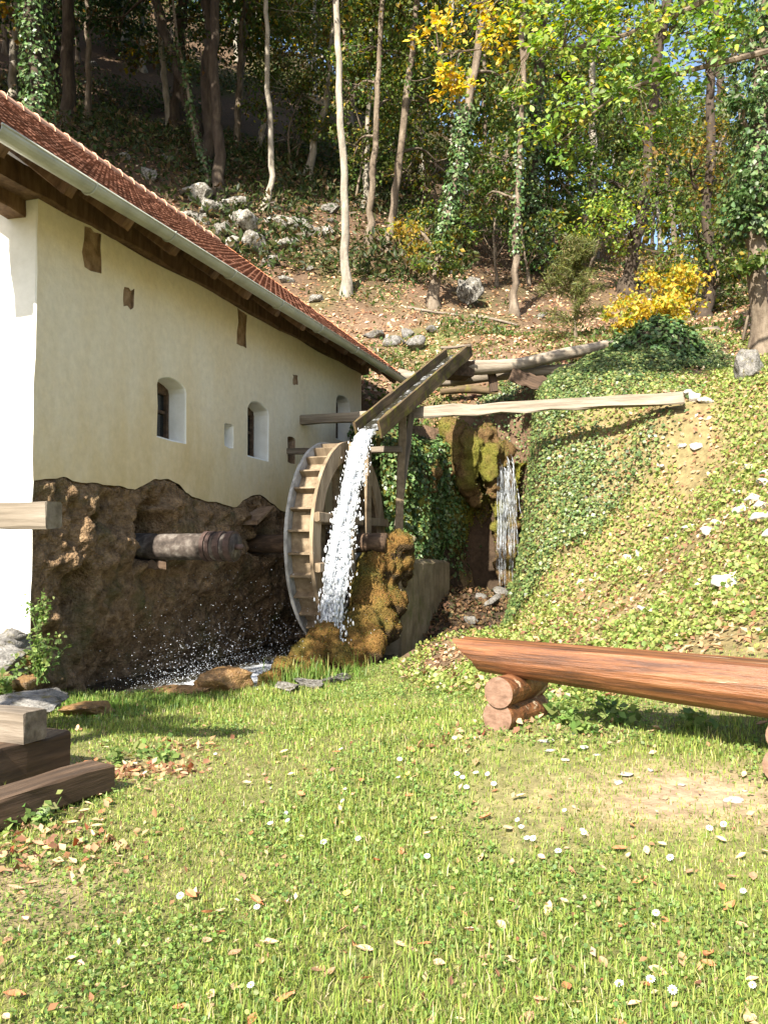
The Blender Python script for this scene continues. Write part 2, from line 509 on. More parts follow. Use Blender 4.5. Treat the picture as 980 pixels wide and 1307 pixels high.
def jet_mat():
    m, n, l = new_mat('falling_water')
    out = n.new('ShaderNodeOutputMaterial')
    g = n.new('ShaderNodeBsdfPrincipled'); g.inputs['Base Color'].default_value = (.62, .66, .70, 1); g.inputs['Roughness'].default_value = .12
    g.inputs['Specular IOR Level'].default_value = .8
    t = n.new('ShaderNodeBsdfTranslucent'); t.inputs['Color'].default_value = (.85, .88, .92, 1)
    tr = n.new('ShaderNodeBsdfTransparent')
    m1 = n.new('ShaderNodeMixShader'); m1.inputs[0].default_value = .45
    l.new(g.outputs[0], m1.inputs[1]); l.new(t.outputs[0], m1.inputs[2])
    tc = n.new('ShaderNodeTexCoord')
    mp = n.new('ShaderNodeMapping'); mp.inputs['Scale'].default_value = (22, 22, 9)
    l.new(tc.outputs['Object'], mp.inputs[0])
    nz = n.new('ShaderNodeTexNoise'); nz.inputs['Scale'].default_value = 1; nz.inputs['Detail'].default_value = 5
    l.new(mp.outputs[0], nz.inputs['Vector'])
    mr = n.new('ShaderNodeMapRange'); mr.inputs['From Min'].default_value = .38; mr.inputs['From Max'].default_value = .6; mr.inputs['To Min'].default_value = .04; mr.inputs['To Max'].default_value = .9
    l.new(nz.outputs['Fac'], mr.inputs['Value'])
    bp = n.new('ShaderNodeBump'); bp.inputs['Strength'].default_value = .9; bp.inputs['Distance'].default_value = .04
    l.new(nz.outputs['Fac'], bp.inputs['Height']); l.new(bp.outputs[0], g.inputs['Normal'])
    m2 = n.new('ShaderNodeMixShader')
    l.new(mr.outputs[0], m2.inputs[0]); l.new(tr.outputs[0], m2.inputs[1]); l.new(m1.outputs[0], m2.inputs[2])
    l.new(m2.outputs[0], out.inputs[0])
    return m
M_['jet'] = jet_mat()
def drop_mat():
    m, n, l = new_mat('water_drop')
    out = n.new('ShaderNodeOutputMaterial')
    g = n.new('ShaderNodeBsdfPrincipled'); g.inputs['Base Color'].default_value = (.88, .90, .93, 1); g.inputs['Roughness'].default_value = .1; g.inputs['Specular IOR Level'].default_value = .9
    t = n.new('ShaderNodeBsdfTranslucent'); t.inputs['Color'].default_value = (.9, .92, .95, 1)
    m1 = n.new('ShaderNodeMixShader'); m1.inputs[0].default_value = .4
    l.new(g.outputs[0], m1.inputs[1]); l.new(t.outputs[0], m1.inputs[2]); l.new(m1.outputs[0], out.inputs[0])
    return m
M_['drop'] = drop_mat()

# ------------------------------------------------------------------ house frame: local x = outward (o), y = along the wall (t)
C0 = np.array([-3.6, 9.0, 0.0])
TA = R(18.7)
TV = np.array([math.sin(TA), math.cos(TA), 0.0])
NV = np.array([math.cos(TA), -math.sin(TA), 0.0])
def H(o, t, z): return C0 + o * NV + t * TV + np.array([0, 0, z])
def HM(): return Matrix.Translation(Vector(C0)) @ Matrix.Rotation(-TA, 4, 'Z')
def wall_t(px, o=0.0):
    k = (px - 490) / F
    return ((C0[0] + o * NV[0]) - k * (C0[1] + o * NV[1])) / (k * TV[1] - TV[0])
def wall_tz(px, py, o=0.0):
    t = wall_t(px, o)
    y = C0[1] + o * NV[1] + t * TV[1]
    return t, U(px, py, y)[2]

# ------------------------------------------------------------------ terrain
ctrl = [  # (x, y, z)
    (-6, -4, 0), (0, -4, 0), (6, -4, .2), (-12, -4, .1), (14, -4, 2.0), (-6, 2, 0), (-3, 2, 0), (0, 2, 0), (3, 2, .05), (5, 2, .3), (-5, 5, 0), (-2.5, 5, 0), (0, 5, .03), (-8, 6, .1),
    (1.0, 6.2, .33), (2.2, 5.1, .33), (2.1, 4.3, .2), (3.4, 4.6, .5), (-1.3, 7.5, 0), (0.2, 8, .08), (-3, 8, 0), (-1.3, 9.5, -.02), (-3, 9.3, 0), (-.2, 11.2, .0), (-5, 8.4, .15), (-12, 9, 1.2),
    (.95, 12.3, .28), (1.4, 9.5, .35), (2.8, 10, .85), (2.0, 8.0, .5), (3.3, 7.5, 1.0), (4.4, 10, 2.1), (5, 7, 1.9), (8, 6, 3.4), (9, 10, 4.6), (12, 4, 4.0), (16, 10, 7.5), (9, 14, 5.9),
    (-8.5, 21.5, 4.6), (-11, 15, 4.0), (-15, 16, 7.5), (-20, 10, 7), (-14, 24, 11.5), (-24, 24, 18), (-.2, 19.6, 5.3), (-3, 21.2, 6.0), (.25, 16.6, 3.9), (1.0, 17.7, 4.05), (.9, 6.0, .40),
    (-20, 60, 41), (1, 60, 32), (23, 60, 20), (45, 60, 14), (-45, 60, 52), (-30, 40, 30), (-15, 40, 22.5), (30, 40, 12.5), (20, 30, 10.5), (25, 20, 10),
    (-50, 20, 30), (50, 20, 14), (-20, 100, 60), (20, 100, 40), (60, 100, 22), (-60, 100, 72), (-60, -4, 12), (60, -4, 10), (-30, -4, 4), (30, -4, 6)]
ctrl_px = [
    (655, 750, 14.0), (830, 640, 12.8), (740, 690, 13.3), (655, 555, 15.2), (850, 518, 13.6), (750, 545, 14.4), (700, 640, 14.1), (790, 600, 13.6), (980, 640, 10), (980, 470, 13.5), (900, 510, 14), (800, 780, 10),
    (750, 480, 16), (830, 450, 16.4), (600, 545, 17.9), (520, 545, 18.3), (560, 500, 19), (640, 505, 18.4), (600, 430, 21), (500, 455, 21), (640, 430, 22), (740, 430, 21), (840, 425, 19), (900, 420, 20), (950, 470, 16),
    (442, 375, 25), (560, 390, 24.5), (655, 400, 25), (340, 262, 30.5), (280, 252, 30), (470, 312, 29), (700, 335, 32), (800, 365, 28), (900, 402, 25), (960, 400, 22), (180, 200, 31), (100, 150, 35), (400, 330, 27.5), (520, 300, 31), (600, 330, 31)]
P3 = np.array(ctrl + [tuple(U(*c)) for c in ctrl_px])

def tps_fit(P, lam=.02):
    n = len(P)
    d = np.linalg.norm(P[:, None, :2] - P[None, :, :2], axis=2)
    K = np.where(d > 0, d * d * np.log(d + 1e-12), 0) + lam * np.eye(n)
    A = np.zeros((n + 3, n + 3))
    A[:n, :n] = K
    A[:n, n] = 1; A[:n, n + 1:] = P[:, :2]
    A[n, :n] = 1; A[n + 1:, :n] = P[:, :2].T
    return np.linalg.solve(A, np.concatenate([P[:, 2], np.zeros(3)]))
WT = tps_fit(P3)
def tps(x, y):
    out = np.zeros(len(x)) + WT[-3] + WT[-2] * x + WT[-1] * y
    for i in range(len(P3)):
        r2 = (x - P3[i, 0]) ** 2 + (y - P3[i, 1]) ** 2 + 1e-12
        out += WT[i] * .5 * r2 * np.log(r2)
    return out

PIT = np.array([(-3.75, 8.95), (-3.2, 9.35), (-2.2, 9.75), (-1.35, 9.85), (-.75, 10.6), (-.25, 11.35), (.55, 12.1), (1.3, 12.6), (2.0, 13.3), (2.45, 14.2), (2.75, 15.2), (3.05, 16.2), (3.25, 17.2), (2.95, 18.1), (1.95, 18.5)] + [tuple(H(o_, t_, 0)[:2]) for o_, t_ in ((1.75, 10.2), (1.45, 8.8), (1.15, 8.0), (.8, 8.4), (.05, 9.8), (.05, 10.3))] + [(-1, 19.8), (-8.2, 22.0), (-10.6, 15)])
def sdf_in(x, y, poly):
    """signed distance, positive inside"""
    d = np.full(len(x), 1e9); ins = np.zeros(len(x), bool)
    n = len(poly)
    for i in range(n):
        a, b = poly[i], poly[(i + 1) % n]
        e = b - a
        t = np.clip(((x - a[0]) * e[0] + (y - a[1]) * e[1]) / (e @ e), 0, 1)
        d = np.minimum(d, np.hypot(x - a[0] - t * e[0], y - a[1] - t * e[1]))
        c = (a[1] > y) != (b[1] > y)
        with np.errstate(divide='ignore', invalid='ignore'):
            xi = a[0] + (y - a[1]) * e[0] / (e[1] if e[1] != 0 else 1e-9)
        ins ^= c & (x < xi)
    return np.where(ins, d, -d)

def pit_floor(x, y):
    return -.5 + 1.25 * sstep(12.6, 17.0, y) * sstep(-.3, 1.0, x) + .06 * fbm(np.column_stack([x * 2, y * 2]), 3, 91)

def height_raw(x, y):
    z = tps(x, y)
    rough = sstep(8.5, 14, y + .6 * x)
    z = z + fbm(np.column_stack([x * .5, y * .5]), 3, 5) * (.03 + .22 * rough) + fbm(np.column_stack([x * 2.2, y * 2.2]), 3, 15) * (.015 + .10 * rough)
    s = sstep(0, .55, sdf_in(x, y, PIT) + .12 * fbm(np.column_stack([x * 1.7, y * 1.7]), 3, 33))
    return z * (1 - s) + pit_floor(x, y) * s

def axis_pts(segs):
    out = []
    for a, b, st in segs:
        out.append(np.arange(a, b, st))
    return np.concatenate(out)
GX = axis_pts([(-90, -40, 5), (-40, -14, 1.0), (-14, -5, .35), (-5, 9, .10), (9, 16, .35), (16, 40, 1.0), (40, 96, 5)])
GY = axis_pts([(-40, -4, 4), (-4, 2, .5), (2, 19, .10), (19, 34, .3), (34, 60, 1.0), (60, 131, 5)])
gx, gy = np.meshgrid(GX, GY)
# behind the camera the lawn simply runs on
hz = height_raw(gx.ravel(), np.maximum(gy.ravel(), -4.0)).reshape(gx.shape)

def gz(x, y):
    x = np.atleast_1d(np.asarray(x, float)); y = np.atleast_1d(np.asarray(y, float))
    i = np.clip(np.searchsorted(GX, x) - 1, 0, len(GX) - 2)
    j = np.clip(np.searchsorted(GY, y) - 1, 0, len(GY) - 2)
    u = np.clip((x - GX[i]) / (GX[i + 1] - GX[i]), 0, 1); v = np.clip((y - GY[j]) / (GY[j + 1] - GY[j]), 0, 1)
    return hz[j, i] * (1 - u) * (1 - v) + hz[j, i + 1] * u * (1 - v) + hz[j + 1, i] * (1 - u) * v + hz[j + 1, i + 1] * u * v

def gnorm(x, y, e=.12):
    dx = (gz(x + e, y) - gz(x - e, y)) / (2 * e); dy = (gz(x, y + e) - gz(x, y - e)) / (2 * e)
    n = np.column_stack([-dx, -dy, np.ones(len(dx))])
    return n / np.linalg.norm(n, axis=1)[:, None]

def hit(px, py, dmin=2.0, dmax=75):
    d = np.linspace(dmin, dmax, 4000)
    r = ray(px, py)
    s = d / r[1]
    z = gz(r[0] * s, d)
    below = np.nonzero(CAMZ + r[2] * s < z)[0]
    k = below[0] if len(below) else len(d) - 1
    return np.array([r[0] * s[k], d[k], z[k]])

# zones: lawn / soil and leaf litter / dark earth in the hollow, deepened to carry its shade
def lawn_mask(x, y):
    lim = 9.3 + np.clip(x, -3, 0.9) * .9 + .9
    m = 1 - sstep(-.8, .8, (y - 9.2) * .55 + (x - .9) * .9 - .2 * fbm(np.column_stack([x, y]), 3, 61) * 3)
    left = 1 - sstep(0, 1, -x - 9 + 0 * y)
    return np.clip(np.where(x < .2, 1.0, m) * left, 0, 1) * (1 - sstep(12.0, 13.0, y))
def bare_mask(x, y):
    b = np.exp(-(((x - 1.75 + (y - 4.9) * .35) / .95) ** 2 + ((y - 4.75) / .42) ** 2))
    b2 = .6 * np.exp(-(((x + 1.75) / .55) ** 2 + ((y - 4.2) / .5) ** 2))
    b3 = .7 * np.exp(-(((x - 1.35) / .9) ** 2 + ((y - 6.0) / .35) ** 2))
    b4 = .6 * np.exp(-(((x + 2.0) / .6) ** 2 + ((y - 6.2) / .55) ** 2))
    return np.clip(np.maximum.reduce([b, b2, b3, b4]) * (1 + .8 * fbm(np.column_stack([x * 3, y * 3]), 3, 71)), 0, 1)

fx, fy = gx.ravel(), gy.ravel()
lm = lawn_mask(fx, fy)[:, None]
bm_ = bare_mask(fx, fy)[:, None]
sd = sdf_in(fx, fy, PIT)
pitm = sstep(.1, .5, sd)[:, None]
nz1 = (fbm(np.column_stack([fx * .7, fy * .7]), 4, 41) * .5 + .5)[:, None]
nz2 = (fbm(np.column_stack([fx * .18, fy * .18]), 3, 43) * .5 + .5)[:, None]
litter = np.array([.17, .112, .07]) * (1 - nz1) + np.array([.095, .058, .036]) * nz1
green = np.array([.10, .125, .035])
hillc = litter * (1 - sstep(.5, .8, nz2 * .6 + nz1 * .4)) + green * sstep(.5, .8, nz2 * .6 + nz1 * .4)
slope_near = (sstep(17, 14, fy) * sstep(.5, 1.5, fx))[:, None]
hillc = hillc * (1 - .6 * slope_near) + np.array([.20, .17, .07]) * .6 * slope_near
lawnc = np.array([.12, .13, .042]) * (1 - .45 * nz1) + np.array([.17, .12, .06]) * .45 * nz1
hillc = hillc * (1 - .35 * sstep(22, 28, fy))[:, None]  # hill ground dimmed with distance, woodland shade put into the colour
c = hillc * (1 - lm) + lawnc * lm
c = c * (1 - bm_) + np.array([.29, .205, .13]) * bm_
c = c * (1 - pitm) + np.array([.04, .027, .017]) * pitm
nx_, ny_ = len(GX), len(GY)
idx = np.arange(nx_ * ny_).reshape(ny_, nx_)
quads = np.stack([idx[:-1, :-1], idx[:-1, 1:], idx[1:, 1:], idx[1:, :-1]], axis=-1).reshape(-1, 4)
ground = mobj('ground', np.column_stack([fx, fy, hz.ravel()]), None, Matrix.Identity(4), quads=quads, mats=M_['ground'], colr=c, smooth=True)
tag(ground, kind='structure')

# ------------------------------------------------------------------ leaf and blade builders
def unit(v): return v / (np.linalg.norm(v, axis=-1, keepdims=True) + 1e-9)

def leaf_geo(P, Nrm, size, asp=.62, fold=.18, r=rng, droop=0.0):
    """one 4-point folded leaf per point (2 triangles each as quads)"""
    n = len(P)
    Nrm = unit(Nrm)
    t = r.normal(size=(n, 3)); t[:, 2] -= droop
    t = unit(t - Nrm * np.sum(t * Nrm, 1)[:, None])
    s = np.cross(Nrm, t)
    L = np.broadcast_to(np.asarray(size, float), (n,))[:, None]
    W = L * asp * .5
    a = P
    tip = P + t * L
    l = P + t * L * .45 + s * W + Nrm * L * fold
    q = P + t * L * .45 - s * W + Nrm * L * fold
    v = np.stack([a, q, tip, l], 1).reshape(-1, 3)
    b = np.arange(n, dtype=np.int32)[:, None] * 4
    tris = np.concatenate([b + np.array([[0, 1, 2]]), b + np.array([[0, 2, 3]])], 1).reshape(-1, 3)
    return v, tris

def round_leaf_geo(P, Nrm, size, r):
    n = len(P); Nrm = unit(Nrm)
    t = r.normal(size=(n, 3)); t = unit(t - Nrm * np.sum(t * Nrm, 1)[:, None]); s = np.cross(Nrm, t)
    L = np.broadcast_to(np.asarray(size, float), (n,))[:, None]
    prof = [(0, 0, 0), (.35, .40, .10), (.80, .34, .12), (1.0, 0, .02), (.80, -.34, .12), (.35, -.40, .10)]
    v = np.stack([P + t * L * a + s * L * b_ + Nrm * L * c_ for a, b_, c_ in prof], 1).reshape(-1, 3)
    tri = np.array([[0, 1, 2], [0, 2, 3], [0, 3, 4], [0, 4, 5]])[None] + (np.arange(n) * 6)[:, None, None]
    return v, tri.reshape(-1, 3)

def pick_cols(n, pal, r=rng, var=.22):
    """pal: list of (weight, rgb)"""
    w = np.array([p[0] for p in pal], float); w /= w.sum()
    k = r.choice(len(pal), n, p=w)
    c = np.array([p[1] for p in pal])[k]
    return np.clip(c * (1 + r.normal(0, var, (n, 1))) * (1 + r.normal(0, .06, (n, 3))), .004, .95)

GREEN = (.060, .108, .022); LIME = (.125, .165, .032); YELLOW = (.30, .225, .032); OLIVE = (.085, .09, .024); BROWN = (.15, .09, .035); DEEP = (.030, .062, .018); GOLD = (.26, .16, .022)
PAL = {
    'green': [(5, GREEN), (3, LIME), (1, OLIVE), (.4, YELLOW)],
    'lime': [(4, LIME), (3, GREEN), (1.2, YELLOW)],
    'yellow': [(5, YELLOW), (2, LIME), (1.3, GOLD)],
    'mixed': [(3, OLIVE), (3, LIME), (2.5, GREEN), (.8, YELLOW), (.7, BROWN)],
    'autumn': [(4, OLIVE), (1.2, GOLD), (1.6, BROWN), (1.2, YELLOW), (1.5, LIME)],
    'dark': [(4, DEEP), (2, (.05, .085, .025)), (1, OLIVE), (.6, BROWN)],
    'hang_lime': [(4, (.24, .32, .055)), (3, (.14, .23, .04)), (1, (.48, .38, .05))],
    'hang_green': [(4, (.12, .21, .04)), (3, (.22, .30, .055)), (.4, (.45, .36, .05))],
    'hang_yellow': [(5, (.52, .38, .045)), (2, (.26, .32, .055)), (1, (.44, .27, .03))],
    'weed': [(4, (.12, .19, .045)), (3, (.18, .25, .07)), (1, (.24, .26, .09))],
    'ivy': [(4, (.055, .105, .030)), (3, (.085, .14, .042)), (1.4, (.13, .17, .06)), (.4, DEEP)],
}

def clump_points(c, rad, n, r, sub=None, squash=.75):
    """uneven cloud of leaf positions: sub-clumps inside an ellipsoid"""
    sub = sub or max(5, n // 45)
    cen = r.normal(size=(sub, 3)); cen = unit(cen) * (r.random((sub, 1)) ** .45)
    cen[:, 2] *= squash
    k = r.integers(0, sub, n)
    sp = .13 + .16 * r.random((sub, 1))
    off = r.normal(size=(n, 3)) * sp[k]
    off[:, 2] *= .55
    return np.asarray(c) + (cen[k] + off) * rad, np.asarray(c) + cen * rad

def crown_mesh(name, clumps, parent, mat, r, size=.12, asp=.62, branches=None, sundir=.5):
    V, C = [], []
    T = []
    nb = 0
    tw = []
    for (cpos, rad, n, pal) in clumps:
        P, cen = clump_points(cpos, rad, n, r)
        Nn = r.normal(size=(n, 3)) * .75 + np.array([-.25, -.35, .8]) * sundir
        v, t = leaf_geo(P, Nn, size * (.6 + .8 * r.random(n)), asp, .16, r, .7)
        V.append(v); T.append(t + nb); nb += len(v)
        C.append(np.repeat(pick_cols(n, PAL[pal] if isinstance(pal, str) else pal, r), 4, axis=0))
        tw.append((cpos, cen))
    o = mobj(name, np.vstack(V), parent, None if parent is None else Matrix.Identity(4), tris=np.vstack(T), mats=mat, colr=np.vstack(C))
    return o, tw

tree_count = 0
def tree(name, label, cat, path, r0, r1, clumps, bark, group=None, leaf=.12, ivy=None, ns=16, seed=None, noise=.18, twigs=True, asp=.62, root=True):
    """path: world points from the foot up; clumps: (world centre, radius, leaves, palette); ivy: (from, to, leaves, spread)"""
    global tree_count
    tree_count += 1
    r = np.random.default_rng(1000 + tree_count if seed is None else seed)
    path = np.asarray(path, float)
    n = max(14, int(np.linalg.norm(np.diff(path, axis=0), axis=1).sum() / .5))
    pp = resample(path, n)
    e = empty(name, (pp[0][0], pp[0][1], pp[0][2]))
    tag(e, label, cat, group)
    rad = r0 + (r1 - r0) * np.linspace(0, 1, n) ** .8
    if root: rad[:3] *= np.array([1.6, 1.2, 1.05])
    pp[1:, :2] += r.normal(0, r0 * .22, (n - 1, 2))
    v, f = tube_vf(np.vstack([pp[0] - [0, 0, .4], pp]), np.concatenate([[rad[0] * 1.1], rad]), 10, noise, tree_count, 2.5)
    mobj('trunk', v, e, Matrix.Identity(4), faces=f, mats=bark, smooth=True)
    if clumps:
        cr, tw = crown_mesh('crown', clumps, e, M_['leaf'], r, leaf, asp)
        if twigs:
            g = Geo()
            for cpos, cen in tw:
                d = np.linalg.norm(pp - np.asarray(cpos) + np.array([0, 0, .6]), axis=1)
                k = int(np.argmin(d)); k = max(2, k)
                a = pp[k]
                mid = (a + cpos) / 2 + r.normal(0, .15, 3) + np.array([0, 0, .15])
                br = min(rad[k] * .55, .05 + .012 * np.linalg.norm(cpos - a))
                g.add(*tube_vf(resample([a, mid, cpos], 6), np.linspace(br, br * .35, 6), 5))
                for q in cen[:min(len(cen), 7)]:
                    g.add(*tube_vf(resample([cpos + (a - cpos) * .25 * r.random(), (cpos + q) / 2 + r.normal(0, .06, 3), q], 4), np.linspace(br * .4, br * .12, 4), 4))
            tag(g.obj('branches', bark, e, Matrix.Identity(4), True), kind='stuff')
    if ivy:
        a, b, m, spread = ivy
        leaf = min(leaf, .14)
        k = (a + (b - a) * r.random(m)) * (n - 1)
        i = np.clip(k.astype(int), 0, n - 2)
        base = pp[i] + (pp[i + 1] - pp[i]) * (k - i)[:, None]
        ang = r.random(m) * 2 * np.pi
        bulge = .6 + .9 * (fbm(np.column_stack([base[:, 2] * 1.6, np.cos(ang), np.sin(ang)]), 3, tree_count) * .5 + .5)
        dv = np.column_stack([np.cos(ang), np.sin(ang), np.zeros(m)])
        P = base + dv * (rad[i][:, None] * .95 + spread * bulge[:, None] * r.random((m, 1)))
        v, t = leaf_geo(P, dv + r.normal(size=(m, 3)) * .45 + [0, 0, .35], leaf * (.6 + .6 * r.random(m)) * .95, .85, .1, r, 1.0)
        mobj('ivy', v, e, Matrix.Identity(4), tris=t, mats=M_['ivy'], colr=np.repeat(pick_cols(m, PAL['ivy'], r), 4, axis=0))
    return e

def W(px, py, d): return U(px, py, d)
def cl(px, py, d, rpx, n, pal): return (U(px, py, d), rpx / F * d, n, pal)

# ================================================================== the mill house
house = empty('mill_house', tuple(C0), -TA)
tag(house, 'cream plastered mill house with red tiled roof and rough brown stone base', 'house')
HMX = HM()
LEN = 9.75
RS = .767                                    # roof slope
RA = math.atan(RS)
def zr(o): return 5.13 + (.8 - o) * RS

def fill_poly(outer, holes):
    bm = bmesh.new()
    edges = []
    for loop in [outer] + holes:
        vs = [bm.verts.new(tuple(p)) for p in loop]
        for i in range(len(vs)):
            edges.append(bm.edges.new((vs[i], vs[(i + 1) % len(vs)])))
    bmesh.ops.triangle_fill(bm, use_beauty=True, use_dissolve=False, edges=edges)
    bm.verts.index_update()
    v = np.array([q.co[:] for q in bm.verts]); f = [tuple(q.index for q in fc.verts) for fc in bm.faces]
    bm.free()
    return v, f

def win_loop(px0, px1, py0, py1, arch=.12, n=7, jit=.008, seed=1):
    t0, z1 = wall_tz(px0, py0); t1 = wall_t(px1)
    tm = (t0 + t1) / 2
    zb = wall_tz((px0 + px1) / 2, py1)[1]
    zt = wall_tz((px0 + px1) / 2, py0)[1]
    r = np.random.default_rng(seed)
    w = t1 - t0
    pts = [(t0, zb), (tm, zb - .01), (t1, zb), (t1, (zb + zt) / 2), (t1, zt - arch * w * 1.3)]
    for k in range(1, n):
        a = math.pi * k / n
        pts.append((tm + w / 2 * math.cos(a), zt - arch * w * 1.3 + arch * w * 1.3 * math.sin(a)))
    pts += [(t0, zt - arch * w * 1.3), (t0, (zb + zt) / 2)]
    pts = np.array(pts)
    return pts + r.normal(0, jit, pts.shape)

openings = [(200, 236, 483, 560, .17, .30, 'win'), (316, 342, 514, 584, .17, .30, 'win'), (429, 446, 505, 561, .17, .30, 'win'), (286, 297, 541, 569, .08, .25, 'slot'), (367, 376, 558, 590, .1, .3, 'socket')]
patches = [(103, 125, 293, 345), (155, 168, 368, 393), (301, 313, 397, 442), (373, 379, 478, 491)]
zlist = np.concatenate([np.linspace(.3, 5.2, 26)])
wob = lambda z, s: .018 * fbm(np.column_stack([np.asarray(z) * 3.1, np.zeros(len(z)) + s]), 3, 8)
low_px = [(46, 612), (75, 610), (100, 616), (140, 619), (172, 624), (185, 617), (205, 612), (225, 617), (240, 630), (268, 640), (300, 646), (312, 637), (328, 631), (345, 641), (362, 652), (400, 664)]
low = [wall_tz(*q) for q in low_px] + [(6.6, 2.0), (7.6, 2.1), (8.6, 1.95), (LEN, 2.0)]
low = resample(np.array([(q[0], q[1]) for q in low]), 110)
low[:, 1] += .035 * fbm(np.column_stack([low[:, 0] * 6, low[:, 0] * 0]), 3, 4)
low[0, 0] = 0.0
cz = zlist[zlist > low[0, 1] + .1]
outer = [(0, t, z) for t, z in low] + [(0, LEN, 3.5), (0, LEN, 5.2)] + [(0, t, 5.2 + .02 * math.sin(t * 2.3)) for t in np.linspace(LEN - .4, .4, 24)] + [(wob([z], 1)[0], wob([z], 2)[0], z) for z in cz[::-1]]
holes, loops = [], []
for k, (a, b, c_, d_, ar, dep, kind) in enumerate(openings):
    lp = win_loop(a, b, c_, d_, ar, seed=20 + k, jit=.006)
    loops.append(lp)
    mid = lp.mean(0)
    holes.append([(0, *q) for q in (mid + (lp - mid) * 1.05)])
ploops = []
for k, (a, b, c_, d_) in enumerate(patches):
    r = np.random.default_rng(50 + k)
    t0, z1 = wall_tz(a, c_); t1, _ = wall_tz(b, c_)
    tm = (a + b) / 2
    z1 = wall_tz(tm, c_)[1]; z0 = wall_tz(tm, d_)[1]
    lp = []
    for (p, q) in (((t0, z0), (t1, z0)), ((t1, z0), (t1, z1)), ((t1, z1), (t0, z1)), ((t0, z1), (t0, z0))):
        for s in (0, .33, .66):
            lp.append((p[0] + (q[0] - p[0]) * s, p[1] + (q[1] - p[1]) * s))
    lp = np.array(lp) + r.normal(0, .014, (12, 2))
    ploops.append(lp)
    holes.append([(0, *q) for q in lp])
v, f = fill_poly(outer, holes)
side_wall = mobj('plaster_wall', v, house, HMX, faces=f, mats=M_['plaster'])
# deep reveals of the openings, with dark frames and panes set back
for k, (lp, (a, b, c_, d_, ar, dep, kind)) in enumerate(zip(loops, openings)):
    mid = lp.mean(0); n = len(lp)
    rings = [(0.0, 1.05), (-.015, 1.01), (-.05, 1.0), (-dep, .97)]
    v = np.vstack([np.column_stack([np.full(n, o_), mid + (lp - mid) * s_]) for o_, s_ in rings])
    f = []
    for i in range(len(rings) - 1):
        for j in range(n):
            p, q = i * n + j, i * n + (j + 1) % n
            f.append((p, p + n, q + n, q))
    if kind == 'win':
        w_ = mobj('window', v, house, HMX, faces=f, mats=M_['lime'], smooth=False)
        tag(w_, ['first narrow arched window with white reveal', 'second narrow arched window with white reveal', 'arched window behind the cross beam'][k])
        t0, t1 = lp[:, 0].min(), lp[:, 0].max(); z0, z1 = lp[:, 1].min(), lp[:, 1].max()
        g = Geo()
        for bx in ((-dep - .02, -dep + .045, t0 - .02, t0 + .09, z0, z1), (-dep - .02, -dep + .045, t1 - .07, t1 + .02, z0, z1), (-dep - .021, -dep + .04, t0 + .09, t1 - .07, z0 - .02, z0 + .07), (-dep - .021, -dep + .04, t0 + .09, t1 - .07, z1 - .16, z1 + .02), (-dep - .018, -dep + .03, t0 + .09, t1 - .07, (z0 + z1) / 2 - .02, (z0 + z1) / 2 + .02)):
            g.add(*box_vf(*bx))
        g.obj('frame', M_['wood_dark'], w_, HMX)
        mobj('pane', np.array([(-dep - .005, t0, z0), (-dep - .005, t1, z0), (-dep - .005, t1, z1), (-dep - .005, t0, z1)]), w_, HMX, faces=[(0, 1, 2, 3)], mats=M_['glass'])
    else:
        f.append(tuple(3 * n + j for j in range(n)))
        mobj('wall_slot' if kind == 'slot' else 'beam_socket', v, house, HMX, faces=f, mats=M_['lime'] if kind == 'slot' else M_['patch'])
for lp in ploops:
    n = len(lp); mid = lp.mean(0)
    sub = Geo()
    r = np.random.default_rng(int(lp[0, 0] * 100))
    v = np.vstack([np.column_stack([np.zeros(n), lp]), np.column_stack([np.full(n, -.03) + r.normal(0, .006, n), mid + (lp - mid) * .97]), [[-.018, mid[0], mid[1]]]])
    f = [(j, (j + 1) % n, n + (j + 1) % n, n + j) for j in range(n)] + [(n + j, n + (j + 1) % n, 2 * n) for j in range(n)]
    f = [q[::-1] for q in f]
    mobj('bare_patch', v, house, HMX, faces=f, mats=M_['patch'])
# gable walls and back wall
gz_l = zlist
gpts = [(wob([z], 1)[0], wob([z], 2)[0], z) for z in gz_l]
go = [(-7.2, 0, .0), (-7.2, 0, 5.2), (-3.6, 0, zr(-3.6) - .12), (-.02, 0, zr(0) - .16)]
mobj('gable_wall', np.array([(-7.2, 0, -.2), (0, .02, -.2)] + gpts + [(-.02, 0, zr(0) - .18), (-3.6, 0, zr(-3.6) - .18), (-7.2, 0, zr(0) - .18)]), house, HMX, faces=[tuple(range(len(gpts) + 5))], mats=M_['lime'])
fg = np.array([(-.003, LEN - .002, -.5), (-7.2, LEN - .002, -.5), (-7.2, LEN - .002, zr(0) - .18), (-3.6, LEN - .002, zr(-3.6) - .18), (-.003, LEN - .002, zr(0) - .18)])
mobj('gable_wall', fg, house, HMX, faces=[(0, 1, 2, 3, 4)], mats=M_['plaster'])
mobj('rear_wall', np.array([(-7.2, 0.003, -.2), (-7.2, LEN - .003, -.2), (-7.2, LEN - .003, 5.5), (-7.2, .003, 5.5)]), house, HMX, faces=[(0, 3, 2, 1)], mats=M_['plaster'])
